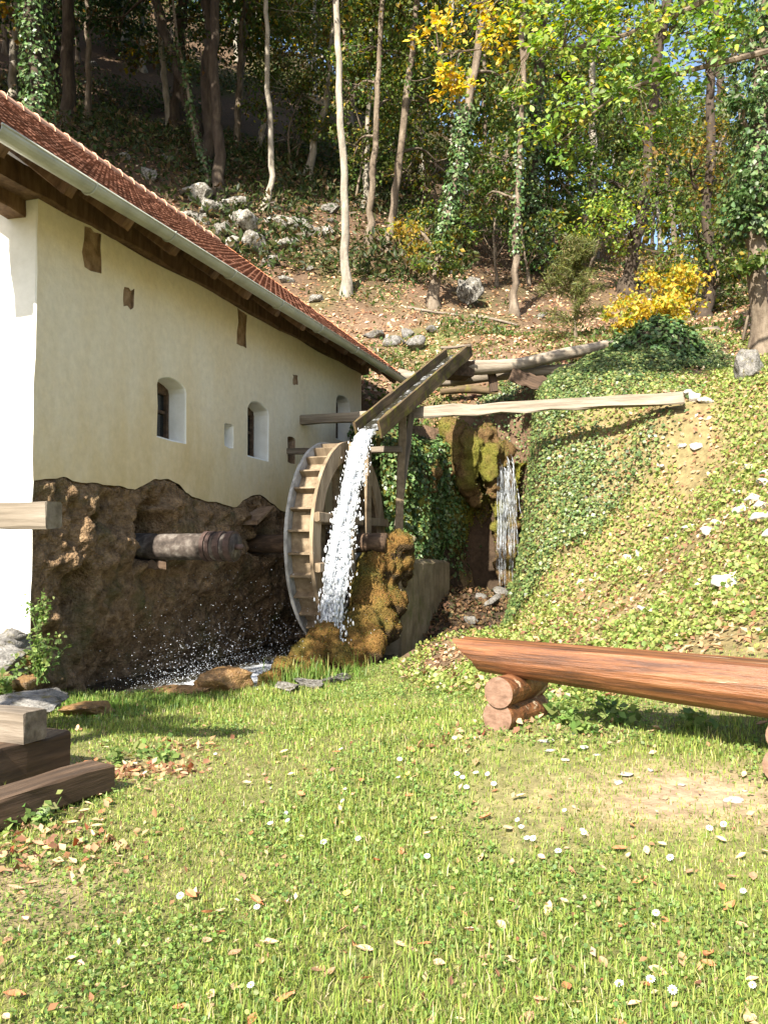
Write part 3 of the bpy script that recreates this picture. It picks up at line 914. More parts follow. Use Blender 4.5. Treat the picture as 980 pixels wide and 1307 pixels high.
# rough tufa base, hollowed where the shafts come out
SH1 = (2.10, 1.58); SH2 = (5.15, 1.57)
ts = np.arange(.012, LEN + .02, .025); zs = np.arange(-.8, 2.95, .025)
tt, zz = np.meshgrid(ts, zs)
tt, zz = tt.ravel(), zz.ravel()
q3 = np.column_stack([tt * 1.0, zz * 1.0, tt * 0])
big = fbm(q3 * 1.5, 3, 21); med = fbm(q3 * 5, 4, 22); rdg = 1 - np.abs(fbm(q3 * 3.2, 4, 23)) * 2
fine = fbm(q3 * 17, 3, 24)
oo = -.07 + .16 * big + .13 * med + .09 * rdg + .045 * fine
oo -= .42 * sstep(1.5, -.3, zz) * sstep(.5, 1.6, tt)
oo += .10 * sstep(.7, 0, np.abs(zz - 1.7)) * sstep(.3, 1.3, tt) * sstep(6.2, 5, tt)
for (ht, hzc) in (SH1, SH2):
    dd = np.hypot((tt - ht + .02) / .40, (zz - hzc - .16) / .44) + .30 * med
    oo -= .75 * sstep(1.05, .7, dd)
dd = np.hypot((tt - .95) / .22, (zz - 1.85) / .12) + .4 * med
oo -= .18 * sstep(1.0, .5, dd)
dd = np.hypot((tt - .75) / .25, (zz - 1.1) / .4) + .4 * med
oo -= .22 * sstep(1.0, .5, dd)
lowz = np.interp(tt, low[:, 0], low[:, 1])
oo = np.where(zz > lowz - .02, np.minimum(oo, -.035), oo)
oo = np.minimum(oo, .015 + .25 * sstep(.02, .14, lowz - zz))
eb = 1 - sstep(.0, .16, lowz - zz)
oo = np.where(zz > lowz - .02, oo, oo * (1 - eb) + (.004 + .03 * fine) * eb)
oo = oo * sstep(-.05, .35, tt) + (-.02) * (1 - sstep(-.05, .35, tt))
k = np.arange(len(ts) * len(zs)).reshape(len(zs), len(ts))
qd = np.stack([k[:-1, :-1], k[:-1, 1:], k[1:, 1:], k[1:, :-1]], -1).reshape(-1, 4)
mobj('stone_base', np.column_stack([oo, tt, zz]), house, HMX, quads=qd, mats=M_['tufa'], smooth=True)
# a slanting flat stone jammed over the wheel shaft hole
v, f = box_vf(-.25, .25, -.3, .3, -.03, .03)
mobj('lintel_stone', v + np.random.default_rng(3).normal(0, .02, v.shape), house, HMX @ Matrix.Translation((.02, SH2[0] - .35, SH2[1] + .5)) @ Matrix.Rotation(R(24), 4, 'X'), faces=f, mats=M_['patch'])
# wall plate, rafters, eave boards
beam('wall_plate', H(-.06, -1.4, 5.325), H(-.06, LEN + .2, 5.325), .26, .25, M_['wood_eave'], house, seg=30, jit=.008, seed=5)
for i, t in enumerate(np.arange(-1.3, LEN + .2, .93)):
    w_ = .17 if i == 0 else .13
    beam('rafter', H(.72, t, zr(.72) - .135), H(-.9, t, zr(-.9) - .135), w_, .16, M_['wood_eave'], house, seg=5, jit=.006, seed=60 + i)
beam('purlin_end', H(-.28, -1.35, 5.16), H(-.28, .06, 5.16), .24, .24, M_['wood_eave'], house, seg=5, jit=.01, seed=7)
for i in range(6):
    o_ = .70 - i * .205
    v, f = box_vf(-.1, .1, -1.47, LEN + .22, -.012, .012)
    mobj('eave_board', v, house, HMX @ Matrix.Translation((o_, 0, zr(o_) - .046)) @ Matrix.Rotation(RA, 4, 'Y'), faces=f, mats=M_['wood_eave'])
# roof: deck with its tiles
zo = lambda o, d: zr(o) - d
v = []
for t in (-1.5, LEN + .25):
    v += [(.8, t, zo(.8, .002)), (-3.6, t, zo(-3.6, .002)), (-8.0, t, zo(.8, .002)), (-8.0, t, zo(.8, .03)), (-3.6, t, zo(-3.6, .03)), (.8, t, zo(.8, .03))]
f = [(0, 1, 7, 6), (1, 2, 8, 7), (2, 3, 9, 8), (3, 4, 10, 9), (4, 5, 11, 10), (5, 0, 6, 11), (5, 4, 1, 0), (4, 3, 2, 1), (6, 7, 10, 11), (7, 8, 9, 10)]
roof = mobj('roof', np.array(v), house, HMX, faces=f, mats=M_['wood_dark'])
def tile_vf(w=.180, L=.34, th=.020):
    prof = [(-w / 2, L), (-w / 2, .05), (-w * .36, .015), (-w * .14, 0), (w * .14, 0), (w * .36, .015), (w / 2, .05), (w / 2, L)]
    n = len(prof)
    v = [(x, y, th + .046 * (1 - y / L)) for x, y in prof] + [(x, y, .046 * (1 - y / L)) for x, y in prof]
    f = [tuple(range(n - 1, -1, -1))] + [(j, (j + 1) % n, n + (j + 1) % n, n + j) for j in range(n)]
    f[0] = tuple(range(n))
    return np.array(v), f
tv, tf = tile_vf()
tile_me = mesh_np('tile', tv, faces=tf, mats=M_['tile'])
rows = int(4.4 / math.cos(RA) / .165) + 1
slots = []
for i in range(rows):
    y = i * .165 - .03
    o_ = .8 - y * math.cos(RA)
    if o_ < -3.52: break
    for j in range(66):
        t = -1.46 + .088 + j * .179 + (.09 if i % 2 else 0)
        if t > LEN + .18: continue
        slots.append((o_, t))
def seen_size(o_, t):
    p = H(o_, t, zr(o_))
    px = p[0] / p[1]
    inv = 1 if -.47 < px < .47 else 0
    return inv / (p[1] ** 2)
slots.sort(key=lambda s: -seen_size(*s))
XS = Vector((0, 1, 0)); YS = Vector((-math.cos(RA), 0, math.sin(RA))); ZS = Vector((math.sin(RA), 0, math.cos(RA)))
def tile_M(o_, t, r):
    a = r.normal(0, .025)
    rot = Matrix((XS, YS, ZS)).transposed().to_4x4()
    return Matrix.Translation((o_, t, zr(o_) + .006 + r.normal(0, .004))) @ rot @ Matrix.Rotation(a, 4, 'Z') @ Matrix.Rotation(r.normal(0, .01), 4, 'Y')
r = np.random.default_rng(11)
rest = Geo()
for n_, (o_, t) in enumerate(slots):
    Mx = tile_M(o_, t, r)
    if n_ < 300:
        put(bpy.data.objects.new('tile', tile_me), roof, HMX @ Mx)
    else:
        A = np.array(Mx)
        rest.add(tv @ A[:3, :3].T + A[:3, 3], tf)
tag(rest.obj('far_tiles', M_['tile'], roof, HMX), kind='stuff')
# ridge caps
def cap_vf(rad, L, n=8, th=.02):
    a = np.linspace(-.15, math.pi + .15, n)
    v = []
    for y, k in ((0, 1.10), (.05, 1.0), (L, .92)):
        v += [(rad * k * math.cos(q), y, rad * k * math.sin(q)) for q in a]
    for y, k in ((0, 1.10), (L, .92)):
        v += [((rad * k - th) * math.cos(q), y, (rad * k - th) * math.sin(q)) for q in a]
    f = []
    for i in range(2):
        for j in range(n - 1):
            p = i * n + j
            f.append((p, p + 1, p + 1 + n, p + n))
    for j in range(n - 1):
        f.append((3 * n + j, 3 * n + j + 1, j + 1, j))
        f.append((2 * n + j, 2 * n + j + 1, 4 * n + j + 1, 4 * n + j))
        f.append((4 * n + j, 4 * n + j + 1, 3 * n + j + 1, 3 * n + j))
    return np.array(v), f
cv, cf = cap_vf(.15, .40)
M_['cap'] = noise_mat('ridge_cap', [(.3, (.40, .20, .12)), (.7, (.62, .38, .26))], (7, 7, 7), .8, .2, objrand=.15)
cap_me = mesh_np('ridge_cap', cv, faces=cf, mats=M_['cap'])
for i in range(32):
    t = -1.5 + i * .37
    if t > LEN: break
    put(bpy.data.objects.new('ridge_cap', cap_me), roof, HMX @ Matrix.Translation((-3.6, t, zr(-3.6) - .03 + r.normal(0, .006))))
# bright verge tiles down the far gable edge
vv, vf = box_vf(-.07, .07, 0, .40, -.03, .035)
ver_me = mesh_np('verge_tile', vv, faces=vf, mats=M_['tile_bright'])
for i in range(14):
    y = i * .375
    o_ = .8 - y * math.cos(RA)
    rot = Matrix((XS, YS, ZS)).transposed().to_4x4()
    put(bpy.data.objects.new('verge_tile', ver_me), roof, HMX @ Matrix.Translation((o_, LEN + .24, zr(o_) + .055)) @ rot @ Matrix.Rotation(R(-1.5), 4, 'X'))
# gutter
GO, GZ, GR = .90, 5.085, .088
a = np.linspace(math.pi, 2 * math.pi, 11)
prof = [(GO + GR * math.cos(q), GZ + GR * math.sin(q)) for q in a] + [(GO + (GR - .006) * math.cos(q), GZ + (GR - .006) * math.sin(q)) for q in a[::-1]]
tsg = np.linspace(-1.6, LEN + .3, 14)
v = np.array([(p[0], t, p[1] + .012 * math.sin(t * 1.1) - .004 * t) for t in tsg for p in prof])
npf = len(prof)
f = [(i * npf + j, i * npf + (j + 1) % npf, (i + 1) * npf + (j + 1) % npf, (i + 1) * npf + j) for i in range(len(tsg) - 1) for j in range(npf)]
f += [tuple(range(npf)), tuple((len(tsg) - 1) * npf + j for j in range(npf))]
gut = mobj('gutter', v, house, HMX, faces=[q[::-1] for q in f], mats=M_['zinc'], smooth=False)
g = Geo(); v, f = tube_vf([(GO + GR * .98, -1.6, GZ + .004), (GO + GR * .98, LEN + .3, GZ - .04)], .012, 6); g.add(v, f); g.obj('rolled_edge', M_['zinc'], gut, HMX, True)
for t in (-.35, 1.05, 2.45, 3.85, 5.3, 6.9, 8.5):
    zz_ = GZ + .012 * math.sin(t * 1.1) - .004 * t
    g = Geo()
    pts = [(GO + (GR + .008) * math.cos(q), t, zz_ + (GR + .008) * math.sin(q)) for q in np.linspace(math.pi * .98, 2.02 * math.pi, 10)]
    g.add(*tube_vf(pts, .009, 5))
    g.obj('gutter_bracket', M_['zinc'], gut, HMX)
dp = resample([(GO, LEN + .1, 5.0), (GO, LEN + .1, 4.72), (GO - .12, LEN + .1, 4.55), (.2, LEN + .06, 4.15), (.09, LEN + .05, 4.0), (.09, LEN + .05, 1.6)], 24)
v, f = tube_vf(dp, .048, 10)
mobj('downpipe', v, house, HMX, faces=f, mats=M_['zinc'], smooth=True)

# ================================================================== old shaft stub with iron bands
s0, s1 = H(-.55, SH1[0], SH1[1]), H(1.2, SH1[0], SH1[1] - .01)
e = empty('shaft_stub', (s1[0] * .5 + s0[0] * .5, s1[1] * .5 + s0[1] * .5, SH1[1] - .2))
tag(e, 'weathered round shaft end with rusty iron bands jutting from the stone base', 'shaft')
v, f = tube_vf(resample([s0, s1], 14), .165, 16, .07, 3, 4)
mobj('log', v, e, Matrix.Identity(4), faces=f, mats=M_['shaft_wood'], smooth=True)
for k, o_ in enumerate((.80, .87, .98, 1.12)):
    a_, b_ = H(o_, SH1[0], SH1[1]), H(o_ + (.05 if k < 2 else .075), SH1[0], SH1[1])
    v, f = tube_vf([a_, b_], [.187, .185], 20, cap=True)
    mobj('iron_band', v, e, Matrix.Identity(4), faces=f, mats=M_['iron'])
v, f = tube_vf([s1 - NV * .02, s1 + NV * .10], .035, 10)
mobj('gudgeon_pin', v, e, Matrix.Identity(4), faces=f, mats=M_['iron'], smooth=True)
beam('shaft_wedge', H(-.1, SH1[0] - .1, SH1[1] - .22), H(.22, SH1[0] + .05, SH1[1] - .24), .16, .10, M_['wood_dark'], e, seed=9)

# ================================================================== water wheel
WC = H(1.355, 5.12, 1.64); WRAD = 1.54; WIN = 1.39
wheel = empty('waterwheel', (WC[0], WC[1], WC[2] - WRAD), -TA)
tag(wheel, 'big wooden water wheel with bucket boards beside the house wall', 'water wheel')
WMX = Matrix.Translation(Vector(WC)) @ Matrix.Rotation(-TA, 4, 'Z')
def ring_vf(x0, x1, ri, ro, n=64, jit=.004, seed=1):
    r = np.random.default_rng(seed)
    v = []
    for i in range(n):
        a = 2 * math.pi * i / n
        for (x, q) in ((x0, ri), (x1, ri), (x1, ro), (x0, ro)):
            q2 = q + r.normal(0, jit)
            v.append((x, q2 * math.cos(a), q2 * math.sin(a)))
    f = []
    for i in range(n):
        for j in range(4):
            p, q = i * 4 + j, i * 4 + (j + 1) % 4
            p2, q2 = ((i + 1) % n) * 4 + j, ((i + 1) % n) * 4 + (j + 1) % 4
            f.append((p, p2, q2, q))
    return np.array(v), f
v, f = ring_vf(-.215, -.17, WIN - .13, WRAD, seed=1)
mobj('rim', v, wheel, WMX, faces=f, mats=M_['wood_wheel_grey'])
v, f = ring_vf(.165, .215, WIN - .13, WRAD, seed=2)
mobj('rim', v, wheel, WMX, faces=f, mats=M_['wood_wheel'])
NB = 30
bg = Geo()
bg.add(*box_vf(-.164, .162, -.014, .014, WIN - .005, WRAD - .02))
b_me = mesh_np('bucket_board', np.vstack(bg.v), faces=bg.f, mats=M_['wood_wheel'])
sv, sf = box_vf(-.165, .163, -.146, .146, -.018, .018)
s_me = mesh_np('sole_board', sv, faces=sf, mats=M_['wood_wheel'])
for i in range(NB):
    a = 2 * math.pi * i / NB
    Rx = Matrix.Rotation(a, 4, 'X')
    put(bpy.data.objects.new('bucket_board', b_me), wheel, WMX @ Rx)
    put(bpy.data.objects.new('sole_board', s_me), wheel, WMX @ Matrix.Rotation(a + math.pi / NB, 4, 'X') @ Matrix.Translation((0, 0, WIN - .012)))
Mi = WMX
for xo in (-.16, .255):
    for s in (-1, 1):
        for (p0, p1) in (((xo, -1.48, s * .34), (xo, 1.48, s * .34)), ((xo + .075 * (1 if xo > 0 else -1) - .0, s * .34, -1.48), (xo + .075 * (1 if xo > 0 else -1), s * .34, 1.48))):
            if xo < 0:
                p0 = (p0[0] + .05, p0[1] * .86, p0[2] * .86 if abs(p0[2]) > 1 else p0[2]); p1 = (p1[0] + .05, p1[1] * .86, p1[2] * .86 if abs(p1[2]) > 1 else p1[2])
            a_ = Mi @ Vector(p0); b_ = Mi @ Vector(p1)
            beam('arm', a_, b_, .075, .13, M_['wood_wheel'], wheel, up=tuple(NV.tolist()) if False else (0, 0, 1) if abs(p0[2] - p1[2]) < .5 else tuple(TV.tolist()), seg=6, jit=.004, seed=90 + s)
v, f = tube_vf(resample([H(-.5, 5.12, 1.62), H(2.1, 5.12, 1.64)], 14), .15, 14, .05, 8, 3)
mobj('axle', v, wheel, Matrix.Identity(4), faces=f, mats=M_['wood_dark'], smooth=True)

# ================================================================== beams, flume and supports
b0, b1 = H(-.02 + .0, wall_t(430) - 1.35, 0), None
pA = U(383, 536, 15.35); pB = U(872, 508, 13.25)
beam('cross_beam', pA, pB, .13, .155, M_['wood_pale'], None, seg=16, jit=.010, seed=31, taper=1.12)
tag(bpy.data.objects['cross_beam'], 'long weathered beam from the house wall to the ivy bank under the flume', 'beam')
pp0 = H(-.28, 6.15, 3.20); pp1 = H(2.02, 6.15, 3.16)
o_ = beam('brace_beam', pp0, pp1, .09, .10, M_['wood_grey'], None, seg=8, jit=.004, seed=32)
tag(o_, 'short grey beam from a wall socket to the flume posts above the wheel', 'beam')
ph = H(1.93, 6.28, 0)
o_ = beam('flume_post', (ph[0], ph[1], 1.62), (ph[0] + .06, ph[1] + .05, 3.72), .13, .12, M_['wood_wheel'], None, up=(0, 1, 0), seg=7, jit=.004, seed=33)
tag(o_, 'upright pale post under the lower end of the wooden flume', 'post')
o_ = beam('flume_strut', (ph[0] - .06, ph[1] + .12, 1.62), (ph[0] + .22, ph[1] + .3, 3.82), .10, .10, M_['wood_grey'], None, up=(0, 1, 0), seg=7, jit=.004, seed=34)
tag(o_, 'slanting thin strut beside the pale post under the flume', 'post')

fl = empty('flume', tuple(U(530, 510, 15.3) - np.array([0, 0, .2])))
tag(fl, 'steep mossy plank flume spilling water above the wheel', 'flume')
f0 = U(473, 553, 13.2); f1 = U(586, 455, 16.9)
fd = (f1 - f0) / np.linalg.norm(f1 - f0)
fs = np.cross(fd, [0, 0, 1.0]); fs /= np.linalg.norm(fs)          # to the right looking up the flume
fu = np.cross(fs, fd)
beam('floor_board', f0, f1, .40, .04, M_['wood_mossy'], fl, seg=10, jit=.004, seed=40)
beam('side_board', f0 + fs * .215 + fu * .09 - fd * .12, f1 + fs * .215 + fu * .09 + fd * .1, .045, .27, M_['wood_mossy'], fl, seg=12, jit=.005, seed=41)
beam('side_board', f0 - fs * .215 + fu * .09 - fd * .05, f1 - fs * .215 + fu * .09 - fd * .15, .045, .25, M_['wood_mossy'], fl, seg=12, jit=.005, seed=42)
beam('cross_tie', f1 - fs * .3 + fu * .22 - fd * .1, f1 + fs * .3 + fu * .22 - fd * .1, .05, .05, M_['wood_grey'], fl, seg=4, seed=43)
v, f = box_vf(0, 1, -.19, .19, 0, 1)
L_ = np.linalg.norm(f1 - f0)
xs = np.linspace(0, L_, 60); ys = np.linspace(-.185, .185, 9)
xx, yy = np.meshgrid(xs, ys)
zz_ = .05 + .015 * fbm(np.column_stack([xx.ravel() * 4, yy.ravel() * 9]), 3, 77)
k = np.arange(xx.size).reshape(xx.shape)
qd = np.stack([k[:-1, :-1], k[:-1, 1:], k[1:, 1:], k[1:, :-1]], -1).reshape(-1, 4)
fw = mobj('flume_water', np.column_stack([xx.ravel(), yy.ravel(), zz_]), None, frame_to(f0, f1), quads=qd, mats=M_['stream'], colr=np.full((xx.size, 3), .42), smooth=True)
tag(fw, 'thin rushing sheet of water inside the steep flume', 'water')

# feed channel: two hewn logs leading from the bank, and timbers lying below it
def log_thing(name, label, cat, pts, rad, mat, n=20, seg=10, noise=.12, seed=0, flat=1.0, parent=None, group=None):
    p = resample([np.asarray(q) for q in pts], n)
    v, f = tube_vf(p, rad if np.isscalar(rad) else np.interp(np.linspace(0, 1, n), np.linspace(0, 1, len(rad)), rad), seg, noise, seed, 2.2)
    o = mobj(name, v, parent, None, faces=f, mats=mat, smooth=True)
    if label: tag(o, label, cat, group)
    return o
log_thing('channel_log', 'pale hewn channel log running from the flume head to the ivy mound', 'log', [U(588, 470, 17.1), U(655, 466, 17.2), U(720, 452, 17.3), U(790, 438, 17.5)], [.15, .13, .12, .11], M_['wood_pale'], seed=3)
log_thing('channel_log', 'pale log lying under the channel log and behind the flume', 'log', [U(508, 477, 18.1), U(560, 487, 17.9), U(640, 478, 17.6), U(735, 470, 17.4)], [.11, .11, .12, .10], M_['wood_pale'], seed=4)
log_thing('channel_log', 'cut log end poking out beyond the ivy mound', 'log', [U(845, 436, 18.0), U(880, 428, 18.1), U(915, 424, 18.2)], [.12, .12, .125], M_['wood_grey'], n=10, seed=5)
log_thing('mossy_log', 'crooked mossy log lying on the soil above the ivy cliff', 'log', [U(562, 500, 18.6), U(600, 497, 18.5), U(635, 502, 18.4), U(648, 512, 18.3)], [.07, .09, .08, .05], M_['wood_mossy'], seed=6)
o_ = beam('trough_box', U(592, 470, 16.95), U(580, 476, 17.5), .42, .30, M_['wood_dark'], None, seg=4, seed=44)
tag(o_, 'dark wooden box joining the channel log to the flume head', 'box')
o_ = beam('dark_plank', U(652, 478, 17.0), U(697, 493, 16.8), .12, .26, M_['wood_dark'], None, seg=6, jit=.012, seed=45)
tag(o_, 'dark tilted plank hanging below the channel log', 'plank')
o_ = beam('prop_post', U(626, 470, 17.35), U(630, 500, 17.35), .16, .16, M_['wood_dark'], None, seg=3, seed=46)
tag(o_, 'short dark prop between the two channel logs', 'post')

# ================================================================== organic masses (tufa, moss, rocks)
def remesh(spheres, voxel=.05):
    bm = bmesh.new()
    for (c_, r_) in spheres:
        bmesh.ops.create_icosphere(bm, subdivisions=2, radius=1.0, matrix=Matrix.Translation(Vector(c_)) @ Matrix.Diagonal((*((r_,) * 3 if np.isscalar(r_) else r_), 1)))
    me = bpy.data.meshes.new('tmp'); bm.to_mesh(me); bm.free()
    o = bpy.data.objects.new('tmp', me); col.objects.link(o)
    md = o.modifiers.new('r', 'REMESH'); md.mode = 'VOXEL'; md.voxel_size = voxel
    sm = o.modifiers.new('s', 'SMOOTH'); sm.iterations = 4
    dg = bpy.context.evaluated_depsgraph_get()
    ev = o.evaluated_get(dg).to_mesh()
    n = len(ev.vertices)
    v = np.zeros(n * 3); ev.vertices.foreach_get('co', v); v = v.reshape(-1, 3)
    nn = np.zeros(n * 3); ev.vertices.foreach_get('normal', nn); nn = nn.reshape(-1, 3)
    f = [tuple(p.vertices) for p in ev.polygons]
    o.evaluated_get(dg).to_mesh_clear()
    bpy.data.objects.remove(o); bpy.data.meshes.remove(me)
    return v, nn, f

def tri_points(v, f, n, r, mask=None):
    fa = np.array([q[:3] for q in f]); 
    a, b, c_ = v[fa[:, 0]], v[fa[:, 1]], v[fa[:, 2]]
    cr = np.cross(b - a, c_ - a); ar = np.linalg.norm(cr, axis=1)
    w = ar * (1 if mask is None else mask((a + b + c_) / 3, unit(cr)))
    k = r.choice(len(fa), n, p=w / w.sum())
    # quads: sample over the parallelogram
    s, t = r.random(n), r.random(n)
    quad = len(f[0]) == 4
    if quad:
        d = v[np.array([q[3] for q in f])][k]
        p = a[k] * ((1 - s) * (1 - t))[:, None] + b[k] * (s * (1 - t))[:, None] + c_[k] * (s * t)[:, None] + d * ((1 - s) * t)[:, None]
    else:
        fl_ = s + t > 1; s[fl_] = 1 - s[fl_]; t[fl_] = 1 - t[fl_]
        p = a[k] + (b[k] - a[k]) * s[:, None] + (c_[k] - a[k]) * t[:, None]
    return p, unit(cr)[k]

def tuft_leaves(name, P, N, parent, size, pal, r, mat='leaf', asp=.4, kind=None, label=None, cat=None, stand=.6):
    n = len(P)
    v, t = leaf_geo(P, N * (1 - stand) + r.normal(size=(n, 3)) * .6, size * (.6 + .8 * r.random(n)), asp, .12, r, -.4)
    o = mobj(name, v, parent, Matrix.Identity(4) if parent is not None else None, tris=t, mats=M_[mat], colr=np.repeat(pick_cols(n, PAL[pal] if isinstance(pal, str) else pal, r), 4, axis=0))
    tag(o, label, cat, None, kind)
    return o

MOSSC = [(3, (.24, .155, .026)), (3.5, (.125, .11, .022)), (2, (.18, .095, .025)), (2, (.08, .095, .02))]
mound = empty('moss_mound', tuple(U(425, 860, 11.4)))
tag(mound, 'golden brown moss covered tufa mound at the foot of the waterwheel jet', 'mossy rock')
ms = [(508, 694, 13.5, 18), (488, 703, 13.4, 20), (475, 725, 13.2, 22), (470, 750, 13.0, 22), (468, 775, 12.8, 22), (462, 800, 12.4, 25), (440, 815, 12.0, 26), (412, 822, 11.6, 24), (390, 838, 11.2, 22), (368, 856, 10.8, 20), (350, 872, 10.45, 16), (462, 828, 11.9, 24), (435, 845, 11.5, 26), (400, 862, 11.0, 24), (478, 820, 12.1, 13), (480, 765, 13.1, 20), (455, 870, 11.6, 25), (490, 730, 13.5, 25), (492, 770, 13.3, 26), (480, 800, 12.8, 25), (505, 725, 13.7, 26)]
sph = [(U(a, b, d), q / F * d * 1.08) for a, b, d, q in ms]
v, nn, f = remesh(sph, .045)
dsp = .15 * fbm(v * 2.6, 3, 51) + .09 * fbm(v * np.array([9, 9, 6]), 3, 52) + .03 * fbm(v * 24, 2, 53)
v = v + nn * dsp[:, None]
mc = fbm(v * 2.5, 3, 54)[:, None] * .5 + .5
mc = sstep(.3, .7, mc)
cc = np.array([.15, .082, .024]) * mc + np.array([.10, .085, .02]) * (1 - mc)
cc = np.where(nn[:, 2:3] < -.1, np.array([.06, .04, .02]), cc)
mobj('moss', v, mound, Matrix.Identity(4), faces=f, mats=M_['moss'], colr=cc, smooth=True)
r = np.random.default_rng(70)
P, N = tri_points(v, f, 9000, r, lambda c_, n_: np.clip(n_[:, 2] + .5, .05, 2))
tag(tuft_leaves('moss_tufts', P, N, mound, .03, MOSSC, r), kind='stuff')

pier = empty('bearing_pier', tuple(H(1.95, 6.9, -.4)))
tag(pier, 'weathered concrete pier with a rounded stone on top beside the waterwheel', 'pier')
v, f = beam_vf(3.1, .5, 1.8, seg=16, jit=.014, bev=.05, seed=4)
p0_, p1_ = H(1.95, 5.45, .45), H(1.95, 8.5, .45)
mobj('block', v, pier, frame_to(p0_, p1_), faces=f, mats=M_['concrete'])
def rock_vf(seed, sub=3, flat=.7, rough=.35):
    bm = bmesh.new(); bmesh.ops.create_icosphere(bm, subdivisions=sub, radius=1)
    v = np.array([q.co[:] for q in bm.verts]); f = [tuple(q.index for q in p.verts) for p in bm.faces]; bm.free()
    # chipped faces: clip by random planes, then noise
    r = np.random.default_rng(seed)
    for _ in range(13):
        n = unit(r.normal(size=3)); d = .42 + .38 * r.random()
        s = v @ n
        v = v - np.outer(np.maximum(s - d, 0), n) * 1.0
    v = v * (1 + rough * .45 * fbm(v * 1.6 + seed * 3.1, 3, seed) + rough * .3 * fbm(v * 5 + seed, 2, seed + 9))[:, None]
    v[:, 2] *= flat
    return v, f
v, f = rock_vf(5, 3, .8)
mobj('capstone', v * np.array([.26, .22, .2]), pier, Matrix.Translation(Vector(U(515, 690, 13.9) - np.array([0, 0, .05]))), faces=f, mats=M_['concrete'], smooth=True)
# ================================================================== cliff at the back of the hollow
cp = resample([H(o_, t_, 0)[:2] for o_, t_ in ((.1, 9.4), (.8, 8.2), (1.35, 7.55), (1.62, 8.0), (1.8, 9.0), (2.0, 9.9), (2.35, 10.35), (2.8, 10.45), (3.3, 10.2))], 170)
zs = np.linspace(-.6, 4.6, 120)
nrm2 = np.gradient(cp, axis=0); nrm2 = unit(np.column_stack([nrm2[:, 1], -nrm2[:, 0]]))
ss, zz = np.meshgrid(np.arange(len(cp)), zs)
ss, zz = ss.ravel(), zz.ravel()
topz = np.interp(np.linspace(0, 1, len(cp)), [0, .3, .45, .6, .75, .88, 1], [4.5, 4.0, 3.85, 4.1, 3.95, 3.5, 3.6])
zz = -.6 + (zz + .6) / 5.2 * (topz[ss] + .6)
p2 = cp[ss]
q3 = np.column_stack([p2 * 1.0, zz * .55])
dis = .38 * fbm(q3 * 1.1, 3, 81) + .22 * (1 - np.abs(fbm(q3 * np.array([2.6, 2.6, 1.2]), 4, 82)) * 2) + .07 * fbm(q3 * 8, 3, 83)
su = ss / len(cp)
dis += .40 * sstep(2.0, 3.2, zz) * np.exp(-((su - .78) / .07) ** 2)         # overhanging drip lip
dis -= .25 * np.exp(-((su - .88) / .04) ** 2) * sstep(3.4, 2.8, zz)
dis -= .9 * sstep(.10, 0, (topz[ss] - zz) / (topz[ss] + .6))
pos = np.column_stack([p2 + nrm2[ss] * dis[:, None], zz])
k = np.arange(len(pos)).reshape(len(zs), len(cp))
qd = np.stack([k[:-1, :-1], k[:-1, 1:], k[1:, 1:], k[1:, :-1]], -1).reshape(-1, 4)
mg = sstep(-.25, .25, fbm(q3 * 1.8, 3, 84))[:, None] * sstep(.6, 2.2, zz)[:, None]
rock_c = np.array([.15, .10, .055]) * (1 - .5 * sstep(-.2, .4, fbm(q3 * 3, 3, 85)))[:, None]
cc = rock_c * (1 - mg) + np.array([.17, .165, .028]) * mg
cliff = empty('tufa_cliff', (1.2, 17.3, -.4))
tag(cliff, 'dark mossy tufa cliff at the back of the hollow behind the wheel', 'cliff')
mobj('rock_face', pos, cliff, Matrix.Identity(4), quads=qd, mats=M_['moss'], colr=cc, smooth=True)
r = np.random.default_rng(71)
qf = [tuple(q) for q in qd]
P, N = tri_points(pos, qf, 13000, r, lambda c_, n_: sstep(1.75, 1.2, c_[:, 0]) * sstep(.6, 1.6, c_[:, 2]) + .02)
v, t = leaf_geo(P + N * r.random((len(P), 1)) * .10, N + r.normal(size=P.shape) * .4 + [0, 0, .3], .075 * (.6 + .7 * r.random(len(P))), .9, .08, r, 1.0)
tag(mobj('ivy', v, cliff, Matrix.Identity(4), tris=t, mats=M_['ivy'], colr=np.repeat(pick_cols(len(P), PAL['ivy'], r), 4, axis=0)), kind='stuff')
P, N = tri_points(pos, qf, 9000, r, lambda c_, n_: sstep(1.2, 1.7, c_[:, 0]) * sstep(1.2, 2.4, c_[:, 2]) + .05)
tag(tuft_leaves('moss_tufts', P, N, cliff, .06, [(4, (.21, .20, .03)), (2, (.30, .22, .04)), (2, (.12, .15, .03))], r), kind='stuff')

ml = empty('tufa_lumps', tuple(U(615, 700, 17.3)))
tag(ml, 'sunlit yellow green mossy tufa lumps hanging beside the small waterfall', 'mossy rock')
lm_s = [(588, 566, 17.5, 20), (600, 578, 17.2, 20), (595, 605, 17.3, 17), (618, 570, 17.5, 20), (626, 592, 17.2, 18), (640, 585, 17.4, 15), (602, 630, 17.5, 13), (630, 618, 17.3, 14), (634, 645, 17.4, 12), (636, 672, 17.5, 11), (645, 612, 17.5, 13), (652, 640, 17.6, 12), (655, 670, 17.6, 12), (652, 700, 17.6, 13), (640, 700, 17.6, 13), (645, 730, 17.6, 15), (570, 590, 17.6, 18), (575, 560, 17.7, 18), (548, 600, 16.6, 16), (545, 620, 16.6, 11)]
v, nn, f = remesh([(U(a, b_, d), (q / F * d * .85, q / F * d * .85, q / F * d * 1.5)) for a, b_, d, q in lm_s], .045)
v = v + nn * (.16 * fbm(v * 3.4, 3, 151) + .10 * fbm(v * np.array([10, 10, 4]), 3, 152) + .03 * fbm(v * 24, 2, 153))[:, None]
mc = sstep(-.3, .3, fbm(v * 2.2, 3, 154))[:, None]
